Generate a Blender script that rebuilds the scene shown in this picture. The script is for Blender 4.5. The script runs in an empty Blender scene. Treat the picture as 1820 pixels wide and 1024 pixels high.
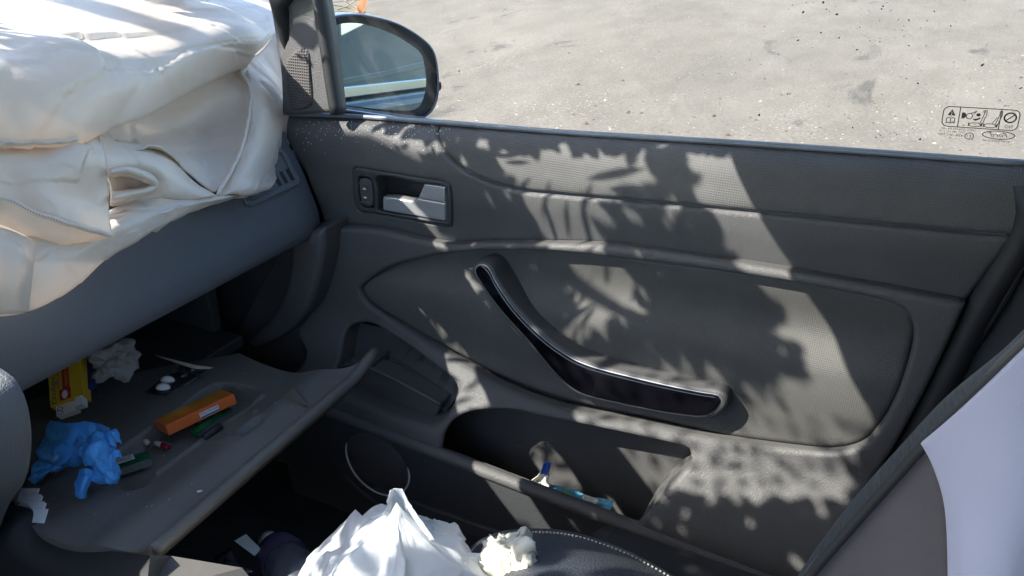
import bpy, bmesh, math, random
import numpy as np
from mathutils import Vector, Matrix, noise
from mathutils.geometry import delaunay_2d_cdt
R = math.radians
random.seed(7)
scene = bpy.context.scene
COL = scene.collection

# ------------------------------------------------------------------ camera, sky, sun, exposure
FPX = 1515.0
PITCH, YAW = R(26), R(27)
CAM = np.array([0.0, -1.0, 1.42])
cam_d = bpy.data.cameras.new('camera')
cam_d.sensor_width = 36.0
cam_d.lens = 36.0 * FPX / 1820.0
cam_d.clip_start = 0.02
cam_d.clip_end = 500.0
cam = bpy.data.objects.new('camera', cam_d)
COL.objects.link(cam)
cam.location = CAM
cam.rotation_euler = (R(90) - PITCH, 0, YAW)
scene.camera = cam

SUN_DIR = Vector((0.50, 0.50, -0.62)).normalized()      # the way the light travels
world = bpy.data.worlds.new('World')
scene.world = world
world.use_nodes = True
wn = world.node_tree
sky = wn.nodes.new('ShaderNodeTexSky')
sky.sky_type = 'NISHITA'
sky.sun_disc = False
sky.sun_elevation = math.asin(-SUN_DIR.z)
sky.sun_rotation = math.atan2(-SUN_DIR.x, -SUN_DIR.y)
bgn = wn.nodes['Background']
bgn.inputs['Strength'].default_value = 0.15
wn.links.new(sky.outputs[0], bgn.inputs['Color'])

sun_d = bpy.data.lights.new('sun', 'SUN')
sun_d.energy = 3.5
sun_d.angle = R(0.5)
sun_d.color = (1.0, 0.94, 0.86)
sun = bpy.data.objects.new('sun', sun_d)
COL.objects.link(sun)
sun.location = (-4, -4, 6)
sun.rotation_euler = SUN_DIR.to_track_quat('-Z', 'Y').to_euler()

scene.view_settings.view_transform = 'Standard'
scene.view_settings.look = 'None'
scene.view_settings.gamma = 1.0
scene.view_settings.exposure = 1.95
scene.view_settings.use_curve_mapping = False

# ------------------------------------------------------------------ geometry helpers
_s, _c = math.sin(YAW), math.cos(YAW)
_h = np.array([-_s, _c, 0.0])
_fw = _h * math.cos(PITCH) + np.array([0, 0, -math.sin(PITCH)])
_up = _h * math.sin(PITCH) + np.array([0, 0, math.cos(PITCH)])
_rt = np.array([_c, _s, 0.0])

def ray(px, py):
    return _fw + _rt * (px - 910) / FPX - _up * (py - 512) / FPX

def at(px, py, ax, v):
    """a point seen at (px, py) of the photograph and lying on the plane ax = v"""
    d = ray(px, py)
    k = 'xyz'.index(ax)
    return CAM + d * (v - CAM[k]) / d[k]

def on_plane(px, py, o, n):
    d = ray(px, py)
    return CAM + d * (np.dot(np.array(o) - CAM, n) / np.dot(d, n))

def on_door(px, py, f):
    """the same on the door surface y = f(x, z)"""
    d = ray(px, py)
    y = -0.02
    for _ in range(50):
        p = CAM + d * (y - CAM[1]) / d[1]
        y = 0.4 * y + 0.6 * float(f(np.array([p[0]]), np.array([p[2]]))[0])
    return CAM + d * (y - CAM[1]) / d[1]

def sstep(a, b, x):
    t = np.clip((x - a) / (b - a), 0, 1)
    return t * t * (3 - 2 * t)

def catmull(pts, n, closed=False):
    """points along a smooth curve, even arc length"""
    P = np.array(pts, float)
    m = len(P)
    if m == 2 and not closed:
        t = np.linspace(0, 1, n)[:, None]
        return P[0] * (1 - t) + P[1] * t
    segs = m if closed else m - 1
    out = []
    for i in range(segs):
        if closed:
            p0, p1, p2, p3 = P[(i - 1) % m], P[i], P[(i + 1) % m], P[(i + 2) % m]
        else:
            p1, p2 = P[i], P[i + 1]
            p0 = P[i - 1] if i > 0 else 2 * p1 - p2
            p3 = P[i + 2] if i + 2 < m else 2 * p2 - p1
        for t in np.linspace(0, 1, 16, endpoint=False):
            out.append(0.5 * ((2 * p1) + (-p0 + p2) * t + (2 * p0 - 5 * p1 + 4 * p2 - p3) * t * t + (-p0 + 3 * p1 - 3 * p2 + p3) * t ** 3))
    out.append(P[0] if closed else P[-1])
    out = np.array(out)
    L = np.r_[0, np.cumsum(np.linalg.norm(np.diff(out, axis=0), axis=1))]
    s = np.linspace(0, L[-1], n, endpoint=not closed)
    return np.stack([np.interp(s, L, out[:, k]) for k in range(P.shape[1])], 1)

def curve_poly(pts, step):
    """closed outline; a point with a third entry is a sharp corner"""
    P = [np.array(p[:2], float) for p in pts]
    cor = [i for i, p in enumerate(pts) if len(p) > 2]
    if not cor:
        L = sum(np.linalg.norm(P[i] - P[i - 1]) for i in range(len(P)))
        return catmull(P, max(8, int(L / step)), True)
    out = []
    k = len(cor)
    for j in range(k):
        a, b = cor[j], cor[(j + 1) % k]
        if b <= a:
            b += len(P)
        sec = [P[i % len(P)] for i in range(a, b + 1)]
        L = sum(np.linalg.norm(sec[i] - sec[i - 1]) for i in range(1, len(sec)))
        c = catmull(sec, max(2, int(L / step) + 1))
        out.append(c[:-1])
    return np.vstack(out)

def inside(poly, q):
    x, y = q[:, 0], q[:, 1]
    r = np.zeros(len(q), bool)
    n = len(poly)
    for i in range(n):
        x1, y1 = poly[i]
        x2, y2 = poly[(i + 1) % n]
        if y1 == y2:
            continue
        c = ((y1 > y) != (y2 > y)) & (x < (x2 - x1) * (y - y1) / (y2 - y1) + x1)
        r ^= c
    return r

def dist_poly(poly, q):
    d = np.full(len(q), 1e9)
    n = len(poly)
    for i in range(n):
        a, b = poly[i], poly[(i + 1) % n]
        ab = b - a
        t = np.clip(((q - a) @ ab) / max(ab @ ab, 1e-12), 0, 1)
        d = np.minimum(d, np.linalg.norm(q - (a + t[:, None] * ab), axis=1))
    return d

def put(name, me, mat, parent=None):
    o = bpy.data.objects.new(name, me)
    COL.objects.link(o)
    if mat is not None:
        me.materials.append(mat)
    if parent is not None:
        o.parent = parent
        o.matrix_parent_inverse = Matrix.Translation(-parent.location) if parent.type == 'EMPTY' else Matrix.Identity(4)
    return o

def build(name, verts, faces, mat, parent=None, smooth=True, solid=0, sub=0, bevel=0):
    me = bpy.data.meshes.new(name)
    me.from_pydata([tuple(map(float, v)) for v in verts], [], [tuple(map(int, f)) for f in faces])
    if smooth:
        me.polygons.foreach_set('use_smooth', [True] * len(me.polygons))
    me.update()
    o = put(name, me, mat, parent)
    if solid:
        m = o.modifiers.new('solid', 'SOLIDIFY'); m.thickness = solid; m.offset = 0
    if bevel:
        m = o.modifiers.new('bevel', 'BEVEL'); m.width = bevel; m.segments = 3; m.limit_method = 'ANGLE'; m.angle_limit = R(35)
    if sub:
        m = o.modifiers.new('sub', 'SUBSURF'); m.levels = sub; m.render_levels = sub
    return o

def triangulate(poly, holes, step, rings):
    """triangles filling an outline with holes; extra rings of points along every edge"""
    V, E = [], []
    for lp in [poly] + holes:
        b = len(V)
        V += [tuple(p) for p in lp]
        E += [(b + i, b + (i + 1) % len(lp)) for i in range(len(lp))]
    nb = len(V)
    pts = []
    mn, mx = poly.min(0), poly.max(0)
    nx = int((mx[0] - mn[0]) / step) + 1
    ny = int((mx[1] - mn[1]) / (step * .866)) + 1
    g = np.array([(mn[0] + (i + .5 * (j % 2)) * step, mn[1] + j * step * .866) for j in range(ny) for i in range(nx)]).reshape(-1, 2)
    def ok(q, lim):
        m = inside(poly, q)
        d = dist_poly(poly, q)
        for h in holes:
            m &= ~inside(h, q)
            d = np.minimum(d, dist_poly(h, q))
        return q[m & (d > lim)]
    if len(g):
        pts.append(ok(g, (max(rings) if rings else 0) + step * .4))
    for r in rings:
        for lp in [poly] + holes:
            t = np.roll(lp, -1, 0) - np.roll(lp, 1, 0)
            t /= np.maximum(np.linalg.norm(t, axis=1), 1e-9)[:, None]
            nrm = np.stack([-t[:, 1], t[:, 0]], 1)
            for sg in (1, -1):
                pts.append(ok(lp + nrm * sg * r, r * .93))
    if pts:
        V += [tuple(p) for p in np.vstack(pts)]
    r = delaunay_2d_cdt([Vector(v) for v in V], E, [], 0, 1e-7)
    v2 = np.array([tuple(v) for v in r[0]])
    f = np.array([tuple(t) for t in r[2]])
    cen = v2[f].mean(1)
    m = inside(poly, cen)
    for h in holes:
        m &= ~inside(h, cen)
    return v2, f[m]

def to3(v2, off):       # door-like sheets: (x, z) -> (x, y, z)
    return np.stack([v2[:, 0], off, v2[:, 1]], 1)

def panel(name, poly, mat, parent, yfun, holes=(), step=.012, roll=.006, deep=.006, skirt=0, hskirt=None, hroll=None, edge_step=.006):
    """a trim panel in the x-z plane, its edges rolled away from the cabin; skirt = wall along the edge to that depth"""
    holes = [np.array(h) for h in holes]
    rings = [roll * .12, roll * .4, roll * .75, roll] if roll else []
    v, f = triangulate(poly, holes, step, rings)
    d = dist_poly(poly, v)
    y = yfun(v[:, 0], v[:, 1])
    if roll:
        t = 1 - np.clip(d / roll, 0, 1)
        y = y + deep * (1 - np.sqrt(np.maximum(0, 1 - t * t)))
        hr = hroll or roll
        for h in holes:
            t = 1 - np.clip(dist_poly(h, v) / hr, 0, 1)
            y = y + deep * (1 - np.sqrt(np.maximum(0, 1 - t * t)))
    V = list(to3(v, y))
    F = []
    for a, b, c in f:
        n = np.cross(V[b] - V[a], V[c] - V[a])
        F.append((a, b, c) if n[1] < 0 else (a, c, b))
    def wall(lp, depth, out, keep=None):
        b = len(V)
        yy = yfun(lp[:, 0], lp[:, 1]) + (deep if roll else 0)
        n = len(lp)
        V.extend(to3(lp, yy)); V.extend(to3(lp, yy + depth))
        area = 0.5 * sum(lp[i - 1][0] * lp[i][1] - lp[i][0] * lp[i - 1][1] for i in range(n))
        for i in range(n):
            j = (i + 1) % n
            if keep is not None and not (keep(lp[i]) and keep(lp[j])):
                continue
            q = (b + i, b + j, b + n + j, b + n + i)
            if (area > 0) == out:
                q = q[::-1]
            F.append(q)
    if skirt:
        wall(poly, skirt, True)
    if hskirt:
        for h, (dep, keep) in zip(holes, hskirt):
            if dep:
                wall(h, dep, False, keep)
    return build(name, V, F, mat, parent)

def tube(name, pts, r, mat, parent=None, seg=10, flat=None, cap=True, n=None):
    P = np.array(pts, float)
    if n:
        P = catmull(P, n)
    rr = np.full(len(P), r) if np.isscalar(r) else np.interp(np.linspace(0, 1, len(P)), np.linspace(0, 1, len(r)), r)
    V, F = [], []
    prev = None
    for i, p in enumerate(P):
        t = P[min(i + 1, len(P) - 1)] - P[max(i - 1, 0)]
        t = t / np.linalg.norm(t)
        a = np.array([0, 0, 1.]) if prev is None else prev
        if prev is None and abs(t[2]) > .9:
            a = np.array([1., 0, 0])
        u = a - t * (a @ t); u /= np.linalg.norm(u); prev = u
        w = np.cross(t, u)
        for k in range(seg):
            th = 2 * math.pi * k / seg
            fl = flat or 1
            V.append(p + rr[i] * (u * math.cos(th) * fl + w * math.sin(th)))
    m = len(P)
    for i in range(m - 1):
        for k in range(seg):
            F.append((i * seg + k, i * seg + (k + 1) % seg, (i + 1) * seg + (k + 1) % seg, (i + 1) * seg + k))
    if cap:
        F.append(tuple(range(seg))[::-1]); F.append(tuple((m - 1) * seg + k for k in range(seg)))
    return build(name, V, F, mat, parent)

def box(name, lo, hi, mat, parent=None, bevel=.004, M=None):
    x0, y0, z0 = lo; x1, y1, z1 = hi
    V = [(x, y, z) for x in (x0, x1) for y in (y0, y1) for z in (z0, z1)]
    if M is not None:
        V = [M @ Vector(v) for v in V]
    F = [(0, 1, 3, 2), (4, 6, 7, 5), (0, 4, 5, 1), (2, 3, 7, 6), (0, 2, 6, 4), (1, 5, 7, 3)]
    return build(name, V, F, mat, parent, smooth=False, bevel=bevel)

def loft_grid(rows, nu, nv):
    A = np.array([catmull(r, nu) for r in rows])
    return np.array([catmull(A[:, j], nv) for j in range(nu)])        # nu x nv x 3

def facet(p, seed):
    d, pts = noise.voronoi(p)
    c = pts[0]
    g = noise.random_unit_vector() if False else noise.noise_vector(c * 3.7 + Vector((seed, 2.2, 5.1)))
    return (p - c).dot(g) * 2.2

def wrinkle(G, amp, scale, seed=0, ridged=True):
    nu, nv = G.shape[:2]
    du = np.gradient(G, axis=0); dv = np.gradient(G, axis=1)
    N = np.cross(du, dv); N /= np.maximum(np.linalg.norm(N, axis=2), 1e-9)[..., None]
    o = Vector((seed * 3.1, seed * 1.7, seed * 5.3))
    for i in range(nu):
        for j in range(nv):
            p = Vector(G[i, j])
            q = Vector((p.x * scale[0], p.y * scale[1], p.z * scale[2])) + o
            w = noise.noise(q * .5 + Vector((9, 2, 4)))
            q = q + Vector((w, -w, w)) * .8
            v = noise.noise(q)
            if ridged:
                v = .40 - abs(v) * 1.5 + .20 * noise.noise(q * 2.3) + .55 * facet(q * .9, seed) + .22 * facet(q * 2.6, seed + 3)
            G[i, j] = G[i, j] + N[i, j] * amp * v
    return G

def grid_faces(nu, nv, base=0):
    return [(base + i * nv + j, base + (i + 1) * nv + j, base + (i + 1) * nv + j + 1, base + i * nv + j + 1) for i in range(nu - 1) for j in range(nv - 1)]

def sheet(name, patches, mat, parent=None, solid=.0015):
    """cloth made of lofted folds: each patch = (rows, nu, nv, amp, scale, seed)"""
    V, F = [], []
    for rows, nu, nv, amp, sc, seed in patches:
        G = loft_grid(rows, nu, nv)
        if amp:
            G = wrinkle(G, amp, sc, seed)
        F += grid_faces(nu, nv, len(V))
        V += list(G.reshape(-1, 3))
    return build(name, V, F, mat, parent, solid=solid)

def thing(name, label, cat, loc=(0, 0, 0), group=None, kind=None):
    e = bpy.data.objects.new(name, None)
    e.empty_display_size = .05
    COL.objects.link(e)
    e.location = loc
    tag(e, label, cat, group, kind)
    return e

def tag(o, label=None, cat=None, group=None, kind=None):
    if label: o['label'] = label
    if cat: o['category'] = cat
    if group: o['group'] = group
    if kind or cat: o['kind'] = kind or 'thing'
    return o

def text_geo(body, size=1.0, shear=0.0):
    cu = bpy.data.curves.new('t', 'FONT')
    cu.body = body; cu.size = size; cu.shear = shear; cu.align_x = 'LEFT'; cu.resolution_u = 3
    ob = bpy.data.objects.new('t', cu)
    COL.objects.link(ob)
    dg = bpy.context.evaluated_depsgraph_get()
    me = bpy.data.meshes.new_from_object(ob.evaluated_get(dg))
    V = np.array([tuple(v.co) for v in me.vertices]).reshape(-1, 3)[:, :2]
    F = [tuple(p.vertices) for p in me.polygons]
    bpy.data.objects.remove(ob); bpy.data.curves.remove(cu); bpy.data.meshes.remove(me)
    return V, F

def lettering(name, items, o, u, v, n, mat, parent, lift=.0004):
    """items: (text, x, y, width, height[, mirrored]) in the frame o + x u + y v; or ('geo', V, F)"""
    VV, FF = [], []
    o, u, v, n = map(np.array, (o, u, v, n))
    for it in items:
        if it[0] == 'geo':
            V, F = np.array(it[1], float), it[2]
        else:
            V, F = text_geo(it[0], shear=.35 if len(it) > 6 else 0)
            if not len(V):
                continue
            V = (V - V.min(0)) / np.maximum(V.max(0) - V.min(0), 1e-6)
            if len(it) > 5 and it[5]:
                V[:, 0] = 1 - V[:, 0]
            V = V * np.array([it[3], it[4]]) + np.array([it[1], it[2]])
        b = len(VV)
        VV += [o + u * p[0] + v * p[1] + n * lift for p in V]
        FF += [tuple(b + i for i in f) for f in F]
    return build(name, VV, FF, mat, parent, smooth=False)

def stroke(pts, w, closed=False):
    """a flat line of width w as quads, for print"""
    P = np.array(pts, float)
    if closed:
        P = np.vstack([P, P[:1]])
    V, F = [], []
    for i in range(len(P) - 1):
        a, b = P[i], P[i + 1]
        t = (b - a) / max(np.linalg.norm(b - a), 1e-9)
        nn = np.array([-t[1], t[0]]) * w / 2
        t = t * w * .45
        k = len(V)
        V += [a - nn - t, b - nn + t, b + nn + t, a + nn - t]
        F.append((k, k + 1, k + 2, k + 3))
    return ('geo', V, F)

def disc(c, rx, ry, n=20, a0=0, a1=2 * math.pi):
    P = [(c[0] + rx * math.cos(a0 + (a1 - a0) * i / n), c[1] + ry * math.sin(a0 + (a1 - a0) * i / n)) for i in range(n)]
    return P

# ------------------------------------------------------------------ materials
class NT:
    def __init__(s, name):
        s.m = bpy.data.materials.new(name); s.m.use_nodes = True
        s.t = s.m.node_tree; s.b = s.t.nodes['Principled BSDF']; s.out = s.t.nodes['Material Output']
        s.co = s.t.nodes.new('ShaderNodeTexCoord').outputs['Object']
    def n(s, typ, **kw):
        x = s.t.nodes.new('ShaderNode' + typ)
        for k, v in kw.items():
            if k in x.inputs: x.inputs[k].default_value = v
            else: setattr(x, k, v)
        return x
    def l(s, a, b): s.t.links.new(a, b)
    def noise(s, scale, detail=3, rough=.55, vec=None):
        x = s.n('TexNoise', Scale=scale, Detail=detail, Roughness=rough); s.l(vec or s.co, x.inputs['Vector']); return x.outputs['Fac']
    def voro(s, scale, feature='F1', vec=None):
        x = s.n('TexVoronoi', Scale=scale); x.feature = feature; s.l(vec or s.co, x.inputs['Vector']); return x.outputs['Distance']
    def math(s, op, a, b=None, clamp=False):
        x = s.n('Math'); x.operation = op; x.use_clamp = clamp
        for i, v in enumerate((a, b)):
            if v is None: continue
            if isinstance(v, (int, float)): x.inputs[i].default_value = v
            else: s.l(v, x.inputs[i])
        return x.outputs[0]
    def ramp(s, fac, stops):
        x = s.n('ValToRGB'); e = x.color_ramp.elements
        while len(e) < len(stops): e.new(.5)
        for k, (p, c) in zip(e, stops):
            k.position = p; k.color = (*c, 1) if len(c) == 3 else c
        s.l(fac, x.inputs[0]); return x.outputs[0]
    def mix(s, fac, a, b):
        x = s.n('Mix'); x.data_type = 'RGBA'
        for sock, v in ((x.inputs[0], fac), (x.inputs[6], a), (x.inputs[7], b)):
            if isinstance(v, (int, float)): sock.default_value = v
            elif isinstance(v, tuple): sock.default_value = (*v, 1)
            else: s.l(v, sock)
        return x.outputs[2]
    def bump(s, h, dist=.001, strength=.5, prev=None):
        x = s.n('Bump', Distance=dist, Strength=strength); s.l(h, x.inputs['Height'])
        if prev: s.l(prev, x.inputs['Normal'])
        s.l(x.outputs[0], s.b.inputs['Normal']); return x.outputs[0]
    def set(s, **kw):
        for k, v in kw.items():
            i = s.b.inputs[k.replace('_', ' ')]
            if isinstance(v, tuple): i.default_value = (*v, 1) if len(v) == 3 else v
            elif isinstance(v, (int, float)): i.default_value = v
            else: s.l(v, i)
        return s

def m_plain(name, col, rough=.5, metal=0., spec=.5, var=.12, bump=0, bscale=300):
    t = NT(name)
    f = t.noise(18, 4)
    a = tuple(c * (1 - var) for c in col); b = tuple(min(1, c * (1 + var)) for c in col)
    t.set(Base_Color=t.ramp(f, [(.3, a), (.7, b)]), Roughness=rough, Metallic=metal)
    t.b.inputs['Specular IOR Level'].default_value = spec
    if bump:
        t.bump(t.noise(bscale, 3), bump, .6)
    return t.m

def m_grain(name, col, rough=.55, scale=420, depth=.0006, dust=.25):
    """moulded car plastic: leather-like grain, dust and scuffs"""
    t = NT(name)
    v = t.voro(scale, 'DISTANCE_TO_EDGE'); g = t.math('MINIMUM', v, .25)
    n = t.noise(scale * .4, 4)
    h = t.math('ADD', t.math('MULTIPLY', g, 2.2), t.math('MULTIPLY', n, .5))
    dst = t.ramp(t.noise(7, 6, .7), [(.45, (0, 0, 0)), (.8, (1, 1, 1))])
    speck = t.ramp(t.noise(330, 2, .8), [(.70, (0, 0, 0)), (.76, (1, 1, 1))])
    base = t.mix(t.math('MULTIPLY', dst, dust), tuple(col), tuple(min(1, c * 1.5 + .03) for c in col))
    base = t.mix(t.math('MULTIPLY', speck, dust * .9), base, (.32, .30, .28))
    rg = t.math('ADD', t.math('MULTIPLY', t.noise(30, 4), .16), rough - .08)
    t.set(Base_Color=base, Roughness=rg)
    t.b.inputs['Specular IOR Level'].default_value = .45
    t.bump(h, depth, .8)
    return t.m

def m_weave(name, col, pitch=.0028, axes=('X', 'Z'), depth=.0008, rough=.7, contrast=.5):
    """woven or embossed grid cloth"""
    t = NT(name)
    sp = t.n('SeparateXYZ'); t.l(t.co, sp.inputs[0])
    k = 2 * math.pi / pitch
    a = t.math('SINE', t.math('MULTIPLY', sp.outputs[axes[0]], k))
    b = t.math('SINE', t.math('MULTIPLY', sp.outputs[axes[1]], k))
    h = t.math('MULTIPLY', t.math('ADD', t.math('MAXIMUM', a, b), 1), .5)
    n = t.noise(9, 5, .65)
    c1 = tuple(c * (1 - contrast) for c in col)
    base = t.mix(h, c1, tuple(col))
    base = t.mix(t.math('MULTIPLY', t.ramp(n, [(.42, (0, 0, 0)), (.8, (1, 1, 1))]), .3), base, tuple(min(1, c * 1.7 + .03) for c in col))
    speck = t.ramp(t.noise(300, 2, .8), [(.71, (0, 0, 0)), (.77, (1, 1, 1))])
    base = t.mix(t.math('MULTIPLY', speck, .3), base, (.4, .38, .35))
    t.set(Base_Color=base, Roughness=rough)
    t.bump(h, depth, .8)
    return t.m

def m_cloth(name, col, trans=.0, rough=.55, sheen=.2, fine=900, tint2=None):
    t = NT(name)
    n = t.noise(5, 4, .6)
    base = t.mix(t.ramp(n, [(.35, (0, 0, 0)), (.7, (1, 1, 1))]), tuple(col), tuple(tint2 or [min(1, c * 1.06) for c in col]))
    t.set(Base_Color=base, Roughness=rough, Sheen_Weight=sheen)
    h = t.math('ADD', t.math('MULTIPLY', t.noise(45, 5, .6), 1.0), t.math('MULTIPLY', t.noise(fine, 2), .12))
    t.bump(h, .0035, .35)
    if trans:
        tr = t.n('BsdfTranslucent'); t.l(base, tr.inputs['Color'])
        mx = t.n('MixShader'); mx.inputs[0].default_value = trans
        t.l(t.b.outputs[0], mx.inputs[1]); t.l(tr.outputs[0], mx.inputs[2]); t.l(mx.outputs[0], t.out.inputs['Surface'])
    return t.m

def m_glass(name, tint=(.93, .97, .95), haze=.0):
    t = NT(name)
    tr = t.n('BsdfTransparent'); tr.inputs['Color'].default_value = (*tint, 1)
    gl = t.n('BsdfGlossy', Roughness=.02)
    lw_ = t.n('LayerWeight'); lw_.inputs['Blend'].default_value = .5
    fr = t.math('ADD', t.math('MULTIPLY', t.math('POWER', lw_.outputs['Facing'], 5.0), .9), .05)
    mx = t.n('MixShader'); t.l(fr, mx.inputs[0]); t.l(tr.outputs[0], mx.inputs[1]); t.l(gl.outputs[0], mx.inputs[2])
    last = mx.outputs[0]
    if haze:
        df = t.n('BsdfDiffuse'); df.inputs['Color'].default_value = (.75, .72, .68, 1)
        d = t.ramp(t.noise(26, 5, .7), [(.35, (.3, .3, .3)), (.75, (1, 1, 1))])
        m2 = t.n('MixShader'); t.l(t.math('MULTIPLY', d, haze), m2.inputs[0]); t.l(last, m2.inputs[1]); t.l(df.outputs[0], m2.inputs[2]); last = m2.outputs[0]
    t.l(last, t.out.inputs['Surface'])
    return t.m

M = {}
M['trim'] = m_grain('door_plastic', (.080, .080, .082), .50)
M['trim_low'] = m_grain('lower_plastic', (.085, .084, .084), .52, 380)
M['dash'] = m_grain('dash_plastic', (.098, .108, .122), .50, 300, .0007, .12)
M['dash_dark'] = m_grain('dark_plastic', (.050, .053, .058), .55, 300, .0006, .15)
M['lid'] = m_grain('lid_plastic', (.125, .118, .108), .34, 500, .0004, .35)
M['mesh'] = m_weave('embossed_mesh', (.092, .092, .092), .0030, contrast=.3, depth=.0005)
M['insert'] = m_weave('insert_mesh', (.088, .087, .082), .0026, contrast=.28, depth=.0005)
M['grille'] = m_weave('grille_mesh', (.09, .085, .085), .0042, contrast=.8, depth=.002)
M['gloss'] = m_plain('piano_black', (.004, .004, .006), .05, spec=.7)
M['silver'] = m_plain('satin_silver', (.52, .53, .55), .34, metal=.45, var=.04)
M['rubber'] = m_plain('rubber_seal', (.018, .019, .021), .6, bump=.0004, bscale=500)
M['black'] = m_plain('matt_black', (.012, .013, .015), .7)
M['strip'] = m_plain('weather_strip', (.18, .21, .25), .28, var=.2)
M['glass'] = m_glass('window_glass', haze=.05)
M['wind'] = m_glass('windscreen_glass', (.96, .98, .97))
M['tint'] = m_glass('tinted_glass', (.16, .30, .23))
M['mirror'] = m_plain('mirror_silver', (.50, .58, .54), .02, metal=1, var=.03)
M['paint'] = m_plain('blue_paint', (.035, .06, .12), .22, spec=.8, var=.1)
M['chrome'] = m_plain('belt_strip', (.6, .65, .75), .15, metal=1, var=.02)
M['white_print'] = m_plain('white_print', (.8, .8, .8), .5)
M['carpet'] = m_plain('carpet', (.022, .023, .026), .95, var=.4, bump=.004, bscale=900)
M['liner'] = m_plain('headliner', (.55, .54, .52), .9, bump=.001, bscale=700)

# ------------------------------------------------------------------ ground
def ground_mat():
    t = NT('dusty_asphalt')
    mp = t.n('Mapping'); mp.inputs['Scale'].default_value = (1, .42, 1); t.l(t.co, mp.inputs[0]); mo = mp.outputs[0]
    big = t.noise(.6, 4, .6, mo); mid = t.noise(3.2, 8, .72, mo); grit = t.noise(38, 6, .8); fine = t.noise(150, 3, .8)
    f = t.math('ADD', t.math('MULTIPLY', big, .30), t.math('ADD', t.math('MULTIPLY', mid, .30), t.math('MULTIPLY', grit, .40)))
    base = t.ramp(f, [(.38, (.105, .087, .066)), (.5, (.158, .133, .103)), (.62, (.215, .184, .147))])
    base = t.mix(t.math('MULTIPLY', t.ramp(grit, [(.36, (1, 1, 1)), (.5, (0, 0, 0))]), .45), base, (.075, .064, .05))
    base = t.mix(t.math('MULTIPLY', t.ramp(fine, [(.62, (0, 0, 0)), (.72, (1, 1, 1))]), .5), base, (.36, .33, .28))
    w = t.n('TexNoise', Scale=1.3, Detail=6.0, Roughness=.65, Distortion=1.2); t.l(mo, w.inputs['Vector'])
    st = t.ramp(w.outputs['Fac'], [(.60, (0, 0, 0)), (.68, (1, 1, 1))])
    base = t.mix(t.math('MULTIPLY', st, .75), base, (.06, .050, .040))
    pale = t.math('MULTIPLY', t.ramp(t.voro(26), [(.12, (1, 1, 1)), (.22, (0, 0, 0))]), t.ramp(t.noise(1.9, 4, .55, mo), [(.48, (0, 0, 0)), (.6, (1, 1, 1))]))
    base = t.mix(t.math('MULTIPLY', pale, .7), base, (.38, .35, .30))
    t.set(Base_Color=base, Roughness=.95)
    t.bump(t.math('ADD', grit, t.math('MULTIPLY', fine, .5)), .004, .6)
    return t.m
gv = [(-150, -150, 0), (150, -150, 0), (150, 150, 0), (-150, 150, 0)]
ground = build('ground', gv, [(0, 1, 2, 3)], ground_mat(), smooth=False)
tag(ground, kind='structure')
def gravel(name, n, mat, rmin, rmax, seed):
    rg = random.Random(seed); V, F = [], []
    for _ in range(n):
        px, py = rg.uniform(560, 1840), rg.uniform(-15, 285) if rg.random() < .5 else rg.gauss(215, 50)
        if py > 300 or py < -20: continue
        c = at(px, py, 'z', 0.0); r = rg.uniform(rmin, rmax) * (1 if rg.random() < .9 else 1.8); k = len(V); a = rg.uniform(0, 6)
        for q in range(5):
            V.append(c + np.array([r * math.cos(a + q * 1.257) * rg.uniform(.6, 1.2), r * math.sin(a + q * 1.257) * rg.uniform(.6, 1.2), .0005]))
        V.append(c + np.array([0, 0, r * rg.uniform(.3, .8)]))
        F += [(k + q, k + (q + 1) % 5, k + 5) for q in range(5)]
    o = build(name, V, F, mat, None, smooth=False)
    return o
tag(gravel('pale_gravel', 650, m_plain('pale_stone', (.27, .24, .20), .9, var=.3), .003, .010, 3), 'pale loose grit scattered over the asphalt outside', 'gravel', kind='stuff')
tag(gravel('leaf_litter', 170, m_plain('litter_brown', (.09, .06, .04), .9, var=.5), .006, .016, 8), 'dark bits of leaf litter on the asphalt outside', 'litter', kind='stuff')

# ------------------------------------------------------------------ car body: what holds the door, the dashboard and the seats
body = thing('car_body', 'dark blue car body shell with pillars, roof and floor around the cabin', 'car', (0, -.7, .25))
box('floor_pan', (-1.45, -1.42, .30), (2.2, .10, .40), M['carpet'], body)
box('firewall', (-1.50, -1.42, .40), (-1.40, .06, 1.02), M['carpet'], body)
box('cowl', (-1.62, -1.42, .95), (-1.38, .06, 1.03), M['black'], body)
rf = []
for i in range(11):
    x = -.38 + i * .26
    for j in range(9):
        y = -1.36 + j * .165
        rf.append((x, y, 1.60 + .07 * math.sin(math.pi * min(1, (x + .5) / 2.6)) + .03 * math.sin(math.pi * j / 8)))
build('roof', rf, grid_faces(11, 9), M['paint'], body, solid=.012)
build('headliner', [(x, y, z - .03) for x, y, z in rf], grid_faces(11, 9), M['liner'], body, solid=.006)
for sy, yy in ((-1, -1.44), (1, .04)):
    yt = -1.36 if sy < 0 else -.05
    pm = at(470, -320, 'y', -.01); pm[1] = yy + (.0 if sy < 0 else -.05)
    tube('windscreen_pillar', [(-1.42, yy, 1.02), pm + np.array([-.03, 0, .0]), (-.42, yt, 1.61)], .045, M['trim'], body, 12, n=14)
    tube('middle_pillar', [(.42, yy + sy * .02, .40), (.40, yy, 1.1), (.36, yt, 1.60)], .05, M['dash_dark'], body, 12, n=10)
wv = [(-1.42, -1.42, 1.03), (-1.42, .03, 1.03), (-.38, -.04, 1.60), (-.38, -1.35, 1.60)]
WS = []
for i in range(9):
    for j in range(9):
        a, b = i / 8, j / 8
        p = (1 - a) * ((1 - b) * np.array(wv[0]) + b * np.array(wv[1])) + a * ((1 - b) * np.array(wv[3]) + b * np.array(wv[2]))
        WS.append(p + np.array([-.10, 0, .03]) * math.sin(math.pi * b) * (1 - .4 * a))
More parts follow.
